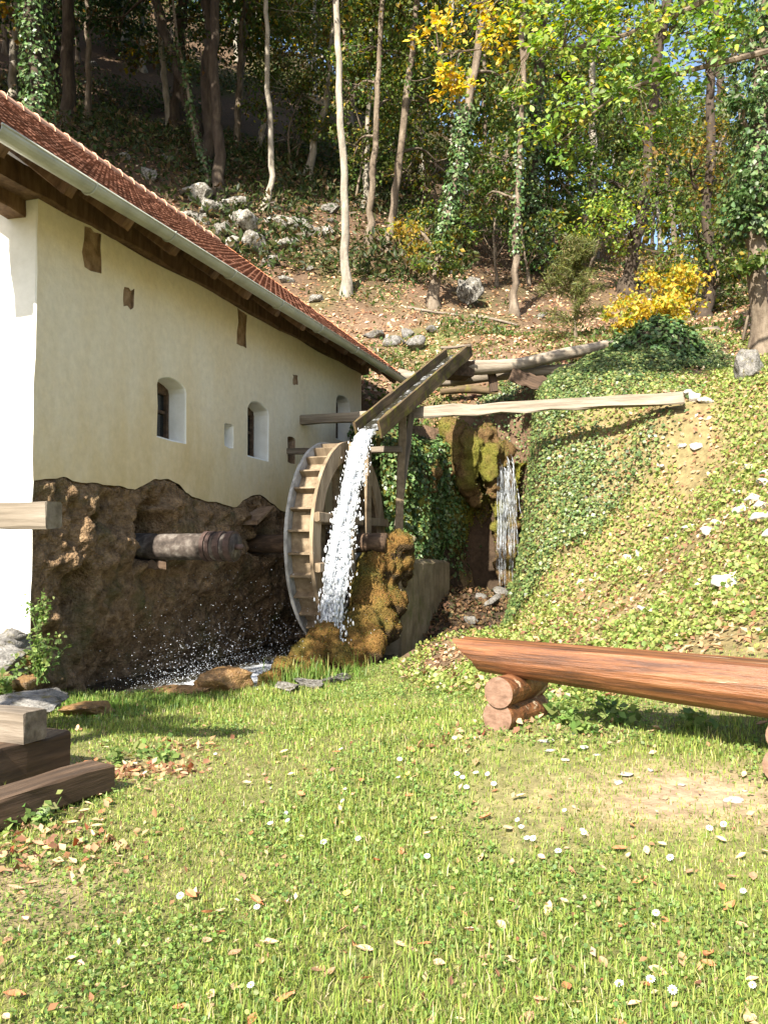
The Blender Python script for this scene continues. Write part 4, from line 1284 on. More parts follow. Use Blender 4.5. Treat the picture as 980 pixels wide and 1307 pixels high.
mobj('moss', v, ml, Matrix.Identity(4), faces=f, mats=M_['moss'], colr=np.array([.13, .125, .022]) * mc + np.array([.13, .08, .035]) * (1 - mc), smooth=True)
P, N = tri_points(v, f, 8000, np.random.default_rng(155), lambda c_, n_: np.clip(n_[:, 2] + .4, .05, 2))
tag(tuft_leaves('moss_tufts', P, N, ml, .035, [(4, (.16, .155, .026)), (2, (.20, .15, .03)), (3, (.08, .10, .022))], np.random.default_rng(156)), kind='stuff')

# small waterfall running down the tufa
wf = empty('waterfall', tuple(U(652, 742, 17.2)))
tag(wf, 'thin white waterfall trickling over mossy tufa beside the ivy bank', 'waterfall')
for k in range(70):
    x0 = 634 + 22 * r.random(); drift = r.normal(2, 4)
    y0 = 585 + 25 * r.random(); y1 = 700 + 55 * r.random() if k % 3 else 660
    dd = 17.15 + .2 * r.random()
    pts = [U(x0 - 6, y0 - 10, dd + .25), U(x0, y0, dd)] + [U(x0 + drift * s + r.normal(0, 1.0), y0 + (y1 - y0) * s, dd + .1 * s + r.normal(0, .03)) for s in (.2, .4, .6, .8, 1)]
    v, f = tube_vf(resample(pts, 22), (.002 + .007 * r.random() ** 2) * (.2 + 1.1 * r.random(22)), 5, .5, k, 9)
    mobj('water_strand', v, wf, Matrix.Identity(4), faces=f, mats=M_['jet'], smooth=True)

# ================================================================== stream in the hollow
xs = np.linspace(-4.2, 2.6, 90); ys = np.linspace(9.2, 17.4, 110)
xx, yy = np.meshgrid(xs, ys); xx, yy = xx.ravel(), yy.ravel()
zz = np.full(len(xx), -.09) + 1.05 * sstep(12.6, 17.0, yy) * sstep(-.3, 1.0, xx) + .03 * fbm(np.column_stack([xx * 5, yy * 5]), 3, 92)
JL = H(1.55, 3.9, 0)
dj = np.hypot(xx - JL[0], yy - JL[1])
zz += .10 * np.exp(-(dj / .6) ** 2) * (fbm(np.column_stack([xx * 9, yy * 9]), 2, 93) + .3)
foam = np.exp(-(dj / 1.2) ** 2) * .95
run = U(268, 878, 10.6)
dr = np.hypot((xx - run[0]) / .75, (yy - run[1]) / .55)
foam = np.maximum(foam, .80 * np.exp(-dr ** 2))
midp = (JL[:2] + run[:2]) / 2
foam = np.maximum(foam, .85 * np.exp(-(np.hypot(xx - midp[0], yy - midp[1]) / .75) ** 2))
foam = np.maximum(foam, .45 * np.exp(-(np.hypot(xx - 2.2, yy - 16) / .45) ** 2))
k = np.arange(len(xx)).reshape(len(ys), len(xs))
qd = np.stack([k[:-1, :-1], k[:-1, 1:], k[1:, 1:], k[1:, :-1]], -1).reshape(-1, 4)
keep = (sdf_in(xx, yy, PIT)[qd].min(1) > .02) & ((yy[qd].max(1) < 12.9) | (xx[qd].max(1) < .2))
st = mobj('stream', np.column_stack([xx, yy, zz]), None, Matrix.Identity(4), quads=qd[keep], mats=M_['stream'], colr=np.repeat(foam[:, None], 3, 1), smooth=True)
tag(st, kind='structure')

# ================================================================== the jet falling from the flume
jet = empty('water_jet', tuple(JL + np.array([0, 0, -.25])))
tag(jet, 'white jet of water falling from the flume past the wheel', 'water')
r = np.random.default_rng(72)
lip = f0 - fd * .08 + fu * .04
tend = .80
def jet_pos(t, side, depth, v0=1.75, spread=1.0):
    hd = TV
    p = lip[None] - hd[None] * (v0 * t)[:, None] + np.array([0, 0, 1.0]) * (-.9 * t - .5 * 9.81 * t * t)[:, None]
    w = 1 + spread * t
    return p + fs[None] * (side * w)[:, None] + np.cross(fs, hd)[None] * (depth * w)[:, None]
for k in range(26):
    t0_ = 0 if k < 14 else .12 + .4 * r.random()
    t = np.linspace(t0_, min(.78, t0_ + .25 + .4 * r.random()), 30)
    sd_ = r.uniform(-.10, .10); dp_ = r.uniform(-.04, .04)
    p = jet_pos(t, sd_ + r.normal(0, .012, 30).cumsum() * .4, dp_ + r.normal(0, .008, 30).cumsum() * .3, 2.15 + r.normal(0, .10), .8)
    rad = (.028 + .024 * r.random()) * np.sin(np.linspace(.9 if t0_ == 0 else .2, 2.9, 30)) * (.7 + .6 * r.random(30))
    v, f = tube_vf(p, rad, 9, .8, k, 11)
    mobj('water_strand', v, jet, Matrix.Identity(4), faces=f, mats=M_['jet'], smooth=True)
bm = bmesh.new(); bmesh.ops.create_icosphere(bm, subdivisions=1, radius=1)
iv = np.array([q.co[:] for q in bm.verts]); itr = np.array([[q.index for q in p.verts] for p in bm.faces]); bm.free()
def drops(name, P, rad, parent, stretch=1.0, r=rng, label=None):
    n = len(P)
    jitter = 1 + .35 * r.normal(size=(n, len(iv), 1))
    v = iv[None] * jitter * rad[:, None, None] * np.array([1, 1, stretch]) + P[:, None]
    t = itr[None] + (np.arange(n) * len(iv))[:, None, None]
    o = mobj(name, v.reshape(-1, 3), parent, Matrix.Identity(4) if parent is not None else None, tris=t.reshape(-1, 3), mats=M_['drop'], smooth=True)
    tag(o, kind='stuff')
    return o
n = 5200
t = .04 + (tend - .04) * r.random(n) ** .62
side = r.normal(0, .055, n); dep = r.normal(0, .05, n)
cl_ = r.integers(0, 140, n); cs_ = r.normal(0, .05, 140); ct_ = r.random(140)
side = np.where(r.random(n) < .6, cs_[cl_] + r.normal(0, .03, n), side); t = np.where(r.random(n) < .5, np.clip(.06 + .7 * ct_[cl_] + r.normal(0, .025, n), .03, tend), t)
P = jet_pos(t, side, dep, 2.15, 1.1) + r.normal(0, .012, (n, 3))
P = P - np.outer((t ** 2) * r.normal(0, .17, n), TV)
drops('jet_drops', P, (.003 + .011 * r.random(n) ** 3) * (.9 + .6 * t), jet, 2.6, r)
# splash over the stream between the wheel and the lawn edge
n = 4200
u_ = r.random(n) ** .8
base = JL[None] + (run - JL)[None] * (u_ * 1.25)[:, None]
P = base + r.normal(0, 1, (n, 3)) * np.array([.42, .42, .0])
P[:, 2] = -.08 + np.abs(r.normal(0, 1, n)) ** 1.8 * (.36 - .22 * u_)
P -= NV[None] * (r.random(n) ** 2 * 1.3 * (P[:, 2] + .2))[:, None]
ok = (P[:, 2] < 1.6) & (P[:, 2] > -.15)
P = P[ok]
o_ = drops('splash_spray', P, .0016 + .0042 * r.random(len(P)) ** 2.5, None, 1.0, r)
tag(o_, 'fine white splash spray over the dark stream below the wheel', 'spray')

# ================================================================== log bench
bL = U(585, 838, 6.2); bR = U(1075, 872, 4.85)
bd = bR - bL; bd[2] = 0; bLen = np.linalg.norm(bd); bd /= bLen
bz0, bz1 = .93, .90
bench = empty('log_bench', (bL[0] * .5 + bR[0] * .5, bL[1] * .5 + bR[1] * .5, .3))
tag(bench, 'varnished orange split log bench resting on stacked round logs', 'bench')
BM = frame_to((bL[0], bL[1], bz0), (bL[0] + bd[0] * bLen, bL[1] + bd[1] * bLen, bz1))
xs = np.linspace(0, bLen, 34)
v = []
NSEG = 22
for x in xs:
    k = x / bLen
    rr = .135 + .075 * k
    for j in range(NSEG):
        a = 2 * math.pi * j / NSEG
        y, z = rr * math.cos(a), rr * math.sin(a) - rr * .62
        z = min(z, 0 + .012 * math.cos(a * 2))
        sk = .18 * max(0, 1 - x / .18) * (-z / rr) if x < .2 else 0     # undercut slanting left end
        v.append((x + sk * .9, y, z))
v = np.array(v)
v[:, 1:] *= (1 + .05 * fbm(v * np.array([1.2, 5, 5]), 3, 14))[:, None]
f = [(i * NSEG + j, i * NSEG + (j + 1) % NSEG, (i + 1) * NSEG + (j + 1) % NSEG, (i + 1) * NSEG + j) for i in range(len(xs) - 1) for j in range(NSEG)]
f += [tuple(range(NSEG - 1, -1, -1)), tuple((len(xs) - 1) * NSEG + j for j in range(NSEG))]
mobj('seat', v, bench, BM, faces=f, mats=[M_['bench'], M_['log_end']], fmat=[0] * (len(f) - 2) + [1, 1], smooth=False)
bperp = np.array([-bd[1], bd[0], 0])
if bperp[1] < 0: bperp = -bperp
for s_ in (.44, bLen - .25):
    rr = .135 + .075 * s_ / bLen
    c_ = np.array([bL[0], bL[1], 0]) + bd * s_
    zb = bz0 - rr * 1.55
    gl = gz(c_[0], c_[1])[0]
    lr = .102
    for k in range(2):
        zc = zb - lr * .80 - k * lr * 1.62
        if k == 1: zc = min(zc, gl + lr * .8)
        a_ = c_ - bperp * (.26 - .02 * k) - bd * .02 * k; b_ = c_ + bperp * .30
        a_[2] = b_[2] = zc
        v, f = tube_vf(resample([a_, b_], 8), lr * (1.0 + .04 * k), 22, .05, 6 + k, 4)
        o_ = mobj('support_log', v, bench, Matrix.Identity(4), faces=f, mats=[M_['bench'], M_['log_end']], fmat=[0] * (len(f) - 2) + [1, 1])

# ================================================================== timbers at the left edge of the lawn
def timber(name, label, p0, p1, w, h, mat, seed, group=None):
    o = beam(name, p0, p1, w, h, mat, None, seg=12, jit=.005, bev=.012, seed=seed)
    tag(o, label, 'timber', group)
    return o
e0 = U(128, 992, 5.75)
timber('timber', 'long dark timber lying lowest on the grass among fallen leaves', (e0[0] - TV[0] * 2.6 - .35, e0[1] - TV[1] * 2.6, .07), (e0[0], e0[1], .09), .24, .17, M_['wood_dark'], 71)
e1 = U(50, 960, 6.25)
timber('timber', 'dark middle timber of the stack under the grey squared beam', (e1[0] - TV[0] * 2.2 - .2, e1[1] - TV[1] * 2.2, .13), (e1[0] + .06, e1[1] + .1, .13), .34, .26, M_['wood_dark'], 72)
e2 = U(46, 923, 5.95)
timber('timber', 'grey squared beam lying crosswise on top of the timber stack', (e2[0] - NV[0] * 1.9, e2[1] - NV[1] * 1.9, .365), (e2[0], e2[1], .365), .22, .20, M_['wood_grey'], 73)
e3 = U(69, 657, 5.3)
rail = empty('rail', (e3[0] - NV[0] * 1.5, e3[1] - NV[1] * 1.5, 0))
tag(rail, 'pale squared timber rail ending in front of the white gable wall', 'rail')
beam('rail_beam', e3 - NV * 1.9, e3, .15, .165, M_['wood_pale'], rail, seg=10, jit=.003, seed=74)
pz = e3 - NV * 1.25
beam('post', (pz[0], pz[1], gz(pz[0], pz[1])[0] - .05), (pz[0], pz[1], e3[2] - .09), .15, .15, M_['wood_pale'], rail, up=(0, 1, 0), seg=8, jit=.003, seed=75)

# ================================================================== rocks
rock_me = {}
def rock_mesh(kind, seed):
    key = (kind, seed)
    if key not in rock_me:
        v, f = rock_vf(seed, 4 if seed >= 90 else 3, .75, .55)
        rock_me[key] = mesh_np('rock', v, faces=f, mats=M_[kind], smooth=True)
    return rock_me[key]
rr_ = np.random.default_rng(81)
def rock(p, size, kind='rock', label=None, group=None, seed=None, name='rock', sink=.25, flat=None):
    sz = np.array([size * rr_.uniform(.8, 1.3), size * rr_.uniform(.7, 1.1), size * rr_.uniform(.7, 1.0)]) if np.isscalar(size) else np.array(size)
    o = bpy.data.objects.new(name, rock_mesh(kind, seed if seed is not None else int(rr_.integers(0, 7))))
    Mx = Matrix.Translation((p[0], p[1], p[2] + sz[2] * (.75 - sink * 2))) @ Matrix.Rotation(rr_.uniform(0, 6.28), 4, 'Z') @ Matrix.Rotation(rr_.normal(0, .35 if np.isscalar(size) else .06), 4, 'X') @ Matrix.Diagonal((*sz, 1))
    put(o, None, Mx)
    tag(o, label, 'rock', group)
    return o
# on the soil slope behind the roof
for px, py, s in [(188, 228, .34), (180, 245, .22), (238, 250, .26), (212, 205, .3), (255, 262, .5), (243, 285, .45), (268, 275, .55), (300, 268, .5), (322, 300, .65), (330, 322, .7), (300, 320, .5), (348, 340, .3), (365, 318, .45), (395, 300, .3), (420, 272, .32), (425, 285, .25), (385, 290, .35), (415, 300, .3), (360, 290, .5), (310, 290, .6), (285, 300, .4), (402, 385, .22), (365, 360, .2), (395, 345, .18), (160, 205, .25), (120, 85, .3)]:
    rock(hit(px, py, 20), s * 1.35, 'rock', 'white limestone rock on the soil slope behind the tiled roof', 'limestone rocks behind the roof')
for px, py, s in [(505, 440, .35), (530, 445, .4), (520, 430, .28), (552, 425, .22), (600, 415, .2), (480, 430, .3), (575, 350, .3), (690, 405, .2)]:
    rock(hit(px, py, 19), s, 'rock_grey', 'mossy grey rock on the bare soil above the flume', 'grey rocks above the flume')
stump = hit(603, 392, 19)
rock(stump + np.array([0, 0, .1]), (.42, .35, .75), 'rock', 'pale upright rock standing beside the ivy trunk on the soil slope', seed=91, sink=.1)
rock(hit(590, 385, 19), (.3, .3, .5), 'rock', 'smaller pale rock leaning on the upright rock on the soil slope', seed=92, sink=.1)
rock(hit(952, 482, 10), (.30, .26, .42), 'rock_grey', 'grey boulder at the top of the grassy slope under the ivy tree', seed=93, sink=.15)
for px, py, s in [(960, 640, .16), (972, 620, .15), (945, 655, .13), (975, 665, .17), (955, 600, .12), (985, 690, .18), (968, 650, .14), (940, 630, .1), (978, 605, .12)]:
    rock(hit(px, py, 6), s * .85, 'rock_white', 'white stone in the rock pile on the sunny slope', 'white stones in the pile', sink=.2)
for px, py, s in [(885, 512, .18), (872, 508, .14), (900, 514, .12), (888, 575, .12), (870, 572, .1), (845, 598, .09)]:
    rock(hit(px, py, 8), s, 'rock_white', 'white stone near the end of the long cross beam on the bank', 'white stones by the beam end', sink=.2)
for px, py, s in [(690, 768, .10), (720, 755, .11), (740, 745, .12), (775, 725, .11), (800, 715, .14), (815, 708, .12), (760, 735, .09), (850, 690, .12), (880, 675, .14), (905, 682, .16), (915, 670, .12), (930, 745, .2), (820, 780, .1), (705, 800, .08), (865, 685, .1), (660, 745, .08), (700, 762, .07), (755, 742, .07), (790, 722, .08)]:
    rock(hit(px, py, 6), s * .75, 'rock_white', 'small white stone half buried in the slope below the ivy', 'white stones on the slope', sink=.3)
for px, py, s in [(695, 948, .05), (745, 955, .06), (700, 945, .04), (800, 990, .06), (790, 1000, .04), (935, 1024, .06), (700, 960, .05), (760, 965, .035), (720, 972, .04), (830, 985, .035), (870, 1003, .03), (950, 1010, .03)]:
    rock(hit(px, py, 2), (s, s * .8, s * .35), 'rock_white', 'flat pale stone in the bare earth in front of the bench', 'flat stones in the bare earth', sink=.25)
for px, py, d, q in [(600, 790, 15.2, .16), (625, 770, 15.8, .2), (640, 752, 16.4, .18), (590, 812, 14.6, .12), (612, 760, 16.2, .14), (632, 790, 15.0, .1)]:
    p_ = U(px, py, d); p_[2] = gz(p_[0], p_[1])[0]
    rock(p_, q, 'rock_grey', 'dark wet stone on the floor of the shady hollow', 'wet stones in the hollow')
# rim of the stream
rock(U(283, 882, 9.75), (.42, .3, .26), 'rock_wet', 'wet brown boulder at the lawn edge beside the white splash', seed=94, sink=.2)
rock(U(238, 890, 9.6), (.36, .22, .16), 'rock_wet', 'low wet brown rock left of the splashing boulder at the lawn edge', seed=95, sink=.2)
rock(U(325, 893, 9.55), (.24, .16, .08), 'rock_grey', 'flat grey rock between the boulder and the moss mound', seed=96, sink=.2)
for px, py, d in [(365, 888, 9.75), (398, 882, 10.0), (428, 876, 10.4)]:
    p_ = U(px, py, d); p_[2] = max(p_[2], gz(p_[0], p_[1])[0] + .03)
    rock(p_, (.30, .15, .09), 'rock', 'flat pale edging stone along the lawn below the moss mound', 'edging stones of the lawn', seed=97, sink=.2)
rock(U(40, 905, 7.6), (.55, .40, .16), 'rock_grey', 'broad flat mossy rock behind the timber stack', seed=98, sink=.2)
rock(U(112, 908, 8.3), (.30, .26, .12), 'rock_wet', 'dark low rock in the grass beside the flat mossy rock', seed=99, sink=.2)
for k, (px, py, d, s) in enumerate([(8, 830, 8.9, .34), (28, 845, 8.8, .26), (12, 858, 8.7, .24), (32, 872, 8.6, .2), (-15, 850, 8.6, .34), (45, 862, 8.8, .16), (20, 815, 8.95, .24), (-10, 880, 8.4, .3)]):
    rock(U(px, py, d), s, 'rock_wet' if k % 2 else 'rock_grey', 'brown rubble stone heaped at the foot of the white gable corner', 'rubble at the gable corner', sink=.35)

for k, (a_, b_, lab) in enumerate([((520, 395), (585, 405), 'thin grey fallen branch lying across the reddish soil'), ((600, 405), (660, 418), 'crooked fallen branch below the upright rock'), ((345, 268), (395, 275), 'dark rotting log lying at the foot of the white trunk'), ((455, 345), (500, 362), 'short fallen branch near the pale straight trunk')]):
    p0_, p1_ = hit(*a_, 19), hit(*b_, 19)
    m_ = (p0_ + p1_) / 2; m_[2] = gz(m_[0], m_[1])[0]
    log_thing('fallen_branch', lab, 'branch', [p0_ + [0, 0, .05], m_ + [0, 0, .08], p1_ + [0, 0, .06]], [.14, .12] if k == 2 else [.05, .03], M_['wood_dark'] if k == 2 else M_['wood_grey'], 12, 7, .2, k)
# ================================================================== forest
def tp(pts, dmin=18, extra=None):
    b = hit(pts[0][0], pts[0][1], dmin)
    d = b[1]
    out = [b]
    for k, q in enumerate(pts[1:]):
        out.append(U(q[0], q[1], d + (q[2] if len(q) > 2 else 0)))
    return np.array(out), d
def wpx(w, d): return w / F * d / 2
def pcl(specs, d):
    """(px, py, depth offset, radius px, leaves, palette)"""
    return [(U(a, b, d + e_), q / F * (d + e_), n, p) for a, b, e_, q, n, p in specs]

def simple_tree(label, pts, w0, w1, bark, crown, leaf=.12, ivy=None, name='forest_tree', group=None, dmin=18, **kw):
    p, d = tp(pts, dmin)
    e = tree(name, label, 'tree', p, wpx(w0, d), wpx(w1, d), pcl(crown, d), bark, group, leaf, ivy, **kw)
    if crown and d > 18:  # unseen crown clumps added above the view to shade the wood
        r = np.random.default_rng(int(p[0][0] * 1000) % 99991)
        top = p[-1]
        cls = [(np.array([top[0] + r.normal(0, 1.6), d + r.normal(0, 1.2), CAMZ + .70 * d + r.uniform(0, 5.5)]), r.uniform(1.4, 2.3), 260, 'mixed') for _ in range(4)]
        crown_mesh('shade_crown', cls, e, M_['leaf'], r, .32, .75)
    return e

BP, BB, BD = M_['bark_pale'], M_['bark'], M_['bark_dark']
simple_tree('slender pale barked tree with a straight bare trunk above the roof line', [(442, 376), (440, 260), (433, 130), (430, 0), (426, -160), (424, -330)], 12, 6, BP,
            [(425, -250, 0, 120, 700, 'mixed'), (470, -130, 1, 80, 500, 'lime'), (390, -120, -1, 70, 400, 'mixed'), (440, -350, 0, 110, 600, 'mixed')], .14, noise=.1)
simple_tree('thin white curving trunk standing on the rocky slope', [(338, 266), (347, 225), (345, 150), (341, 60), (340, -60), (338, -200)], 9, 5, BP,
            [(345, -150, 0, 110, 600, 'autumn'), (375, 20, 2, 60, 450, 'mixed'), (310, -60, -1, 60, 300, 'mixed')], .15, noise=.1)
simple_tree('dark straight trunk beside an ivy twined sapling', [(281, 254), (278, 160), (275, 60), (272, -80), (270, -250)], 16, 9, BD,
            [(270, -200, 0, 130, 700, 'dark'), (225, -90, -1, 80, 400, 'dark'), (300, -110, 1, 80, 400, 'autumn')], .16)
simple_tree('leaning sapling twined with ivy next to the dark trunk', [(268, 240), (258, 200), (245, 150), (238, 100), (225, 40), (215, -60)], 6, 3, BB,
            [(215, -60, 0, 60, 250, 'dark'), (240, 60, 0, 35, 160, 'dark')], .14, (.02, .75, 500, .12))
simple_tree('dark tree leaning left with forked limbs above the roof ridge', [(262, 215), (240, 120), (215, 50), (195, -20), (170, -160)], 18, 9, BD,
            [(180, -120, 0, 120, 600, 'dark'), (230, 20, 1, 60, 250, 'dark'), (150, 30, 2, 60, 260, 'dark')], .16)
simple_tree('short pale broken trunk leaning on the shaded slope', [(329, 196), (334, 172), (338, 152)], 9, 7, BP, [], noise=.15)
simple_tree('pale leaning trunk among yellow green saplings', [(393, 228), (402, 180), (415, 128), (424, 60), (430, -60)], 10, 6, BP,
            [(380, 120, 1, 55, 420, 'mixed'), (430, 60, 0, 70, 520, 'autumn'), (400, 20, 2, 70, 480, 'lime'), (365, 70, 1, 45, 320, 'autumn'), (415, 165, 1, 35, 260, 'lime'), (375, 175, 2, 40, 260, 'mixed')], .15)
simple_tree('grey trunk rising beside the bare soil above the flume', [(470, 314), (476, 230), (481, 140), (485, 40), (488, -120)], 10, 6, BB,
            [(480, 60, 1, 65, 500, 'lime'), (500, 130, 1.5, 50, 380, 'lime'), (455, 110, 1, 45, 320, 'mixed'), (520, 70, 1, 50, 380, 'lime'), (490, -60, 0, 90, 500, 'mixed'), (450, 190, 2, 40, 260, 'mixed')], .14)
simple_tree('grey trunk leaning right with light green foliage', [(494, 318), (505, 240), (516, 150), (528, 50), (535, -90)], 12, 7, BB,
            [(545, 130, 1, 55, 420, 'lime'), (560, 210, 1.5, 50, 360, 'mixed'), (520, 220, 2, 40, 260, 'mixed'), (530, 30, 1, 60, 420, 'green'), (540, -60, 0, 90, 500, 'mixed')], .14)
simple_tree('leaning tree with ivy on its trunk above the reddish soil', [(553, 392), (560, 330), (573, 260), (588, 190), (602, 110), (618, 0), (630, -140)], 14, 9, BB,
            [(600, 40, 1, 70, 520, 'green'), (640, 100, 1, 60, 420, 'lime'), (560, 90, 1, 50, 380, 'lime'), (560, 330, -.6, 34, 420, 'lime'), (530, 300, .4, 34, 300, 'yellow'), (575, 300, 0, 26, 220, 'mixed'), (630, -60, 0, 90, 500, 'green')], .13, (.18, .62, 1600, .22))
simple_tree('slim straight trunk beside the feathery conifer shrub', [(656, 402), (657, 340), (661, 260), (664, 170), (668, 60), (670, -100)], 10, 6, BB,
            [(660, 130, .5, 60, 420, 'green'), (640, 200, .5, 50, 340, 'green'), (680, 40, 0, 70, 460, 'green'), (620, 250, 1, 40, 260, 'mixed')], .13, (.25, .7, 500, .12))
simple_tree('thick trunk wrapped in dense dark ivy', [(694, 352), (684, 300), (675, 250), (680, 170), (690, 70), (700, -80)], 20, 12, BD,
            [(700, 160, 0, 60, 500, 'green'), (720, 100, 1, 70, 520, 'lime'), (740, 180, 1, 50, 380, 'green'), (650, 170, 1, 45, 320, 'green'), (690, 20, 0, 80, 520, 'green')], .13, (.0, .7, 3600, .38))
simple_tree('bright sunlit pale trunk in the gap between green crowns', [(756, 330), (757, 250), (756, 160), (755, 60), (754, -60)], 11, 8, BP,
            [(750, 20, 1, 60, 400, 'lime'), (775, 90, 2, 50, 320, 'green')], .15, noise=.08, dmin=24)
simple_tree('short sunlit pale trunk beside the ivy wrapped tree', [(705, 332), (702, 290), (699, 245), (697, 150)], 9, 6, BP,
            [(705, 215, .5, 32, 220, 'green')], .14, noise=.08, dmin=24)
simple_tree('dark leaning trunk behind the yellow shrub', [(800, 372), (806, 335), (812, 300), (822, 230), (835, 120), (850, -20)], 19, 12, BD,
            [(800, 285, -1, 55, 620, 'hang_lime'), (760, 275, -1, 45, 420, 'hang_lime'), (840, 240, -1, 60, 560, 'green'), (820, 180, 0, 70, 560, 'green'), (860, 140, 0, 60, 460, 'mixed'), (780, 230, -.5, 45, 360, 'green'), (870, 40, 0, 80, 520, 'green')], .13, dmin=22)
simple_tree('dark curved trunk standing behind the cut log end', [(898, 406), (905, 370), (907, 330), (902, 270), (905, 150), (915, 0)], 17, 10, BD,
            [(890, 300, -1, 50, 480, 'green'), (930, 300, -.5, 45, 400, 'mixed'), (880, 220, 0, 60, 480, 'autumn'), (930, 230, .5, 45, 320, 'autumn'), (900, 90, 0, 70, 460, 'green'), (945, 350, -.5, 35, 300, 'lime')], .13, dmin=20)
simple_tree('tall dark trunk showing against the sky gap', [(920, 330), (920, 220), (919, 130), (917, 20), (915, -80)], 13, 9, BD,
            [(900, -20, 0, 80, 420, 'green'), (870, 110, 0, 50, 260, 'mixed')], .16, dmin=26)
# ivy clad tree at the right edge
simple_tree('big pale trunk at the slope edge draped with ivy leaves', [(972, 450), (968, 390), (962, 320), (958, 260), (968, 180), (975, 80), (985, -60)], 26, 20, BB,
            [(975, 330, -.5, 30, 260, 'green'), (965, 250, -.4, 40, 420, 'ivy'), (985, 150, 0, 50, 520, 'ivy'), (965, 60, 0, 55, 560, 'ivy'), (1000, -20, 0, 80, 600, 'ivy'), (950, 130, -.3, 28, 260, 'ivy'), (1000, 240, 0, 40, 300, 'ivy')], .12, (.38, 1.0, 3800, .42), dmin=11)
p_ = tp([(946, 440), (955, 400), (968, 360), (975, 300)], 12)
log_thing('thin_pole', 'thin bare leaning stem beside the ivy draped tree', 'stem', list(p_[0]), [.03, .02], BB, 12, 6)

# low shrubs and saplings
def shrub(name, label, px, py, spec, leaf, dmin=14, bark=BB, asp=.62, stems=4, group=None):
    b = hit(px, py, dmin); d = b[1]
    e_ = empty(name, tuple(b)); tag(e_, label, 'shrub', group)
    r = np.random.default_rng(int(px * 7 + py))
    cls = pcl(spec, d)
    cr, tw = crown_mesh('foliage', cls, e_, M_['leaf'], r, leaf, asp)
    g = Geo()
    for cpos, cen in tw:
        for q in cen[:6]:
            g.add(*tube_vf(resample([b - [0, 0, .1], (b + q) / 2 + r.normal(0, .1, 3), q], 6), np.linspace(.022, .006, 6), 4))
    tag(g.obj('stems', bark, e_, Matrix.Identity(4)), kind='stuff')
    return e_
shrub('yellow_shrub', 'bright yellow leaved shrub behind the ivy mound', 832, 424, [(835, 385, 0, 45, 900, 'hang_yellow'), (870, 372, .4, 38, 600, 'hang_yellow'), (800, 405, 0, 30, 480, 'hang_yellow'), (850, 408, -.3, 34, 520, 'hang_yellow')], .11, 16)
shrub('green_shrub', 'light green sapling foliage left of the ivy wrapped trunk', 630, 330, [(625, 290, 0, 35, 420, 'green'), (600, 250, 0, 34, 380, 'lime'), (640, 245, .5, 34, 360, 'mixed')], .13, 20)
shrub('green_shrub', 'loose yellow green sapling over the mossy rocks above the roof end', 520, 335, [(525, 310, 0, 30, 380, 'yellow'), (500, 290, .5, 28, 280, 'lime'), (540, 275, .5, 30, 300, 'lime')], .12, 20)
shrub('green_shrub', 'green leafy sapling under the short dark trunk', 880, 400, [(875, 340, 0, 38, 420, 'green'), (910, 330, -.5, 34, 380, 'green'), (930, 375, -.5, 30, 280, 'mixed')], .11, 16)
shrub('green_shrub', 'yellow green sapling below the sunlit pale trunk', 760, 335, [(760, 300, 0, 42, 520, 'lime'), (730, 285, 0, 34, 380, 'green'), (785, 320, 0, 34, 420, 'yellow')], .12, 20)
shrub('brush', 'dry brown brush between the two dark leaning trunks', 860, 400, [(860, 330, 1, 40, 360, 'autumn'), (830, 335, 1, 35, 300, 'autumn'), (940, 395, 0, 35, 280, 'autumn')], .12, 18)
# feathery conifer shrub
b = hit(735, 432, 15); d = b[1]
con = empty('conifer_shrub', tuple(b)); tag(con, 'feathery olive conifer shrub above the channel log', 'shrub')
r = np.random.default_rng(99)
log_pts = [b - [0, 0, .2], U(733, 400, d), U(735, 350, d), U(738, 315, d)]
v, f = tube_vf(resample(log_pts, 8), np.linspace(.045, .012, 8), 6)
mobj('trunk', v, con, Matrix.Identity(4), faces=f, mats=BB)
V, T_, C_ = [], [], []
nb = 0
g = Geo()
for k in range(70):
    hgt = r.random() ** .8
    a0 = np.array(resample(log_pts, 30)[int(3 + hgt * 26)])
    ang = r.random() * 6.28
    ln = (1.25 - .85 * hgt) * r.uniform(.6, 1.1)
    tip = a0 + np.array([math.cos(ang) * ln, math.sin(ang) * ln, ln * r.uniform(.05, .45)])
    midp = (a0 + tip) / 2 + [0, 0, .1]
    br = resample([a0, midp, tip], 12)
    g.add(*tube_vf(br, np.linspace(.012, .004, 12), 4))
    m = 130
    kk = r.random(m) * 10.9
    i = kk.astype(int)
    P = br[i] + (br[i + 1] - br[i]) * (kk - i)[:, None] + r.normal(0, .03, (m, 3))
    v, t = leaf_geo(P, r.normal(size=(m, 3)) + [0, 0, .6], .13 * (.6 + .7 * r.random(m)), .16, .05, r, .5)
    V.append(v); T_.append(t + nb); nb += len(v)
    C_.append(np.repeat(pick_cols(m, [(3, (.12, .14, .04)), (2, (.16, .17, .05)), (1, (.20, .17, .07))], r), 4, 0))
tag(g.obj('branches', BB, con, Matrix.Identity(4)), kind='stuff')
mobj('needles', np.vstack(V), con, Matrix.Identity(4), tris=np.vstack(T_), mats=M_['leaf'], colr=np.vstack(C_))

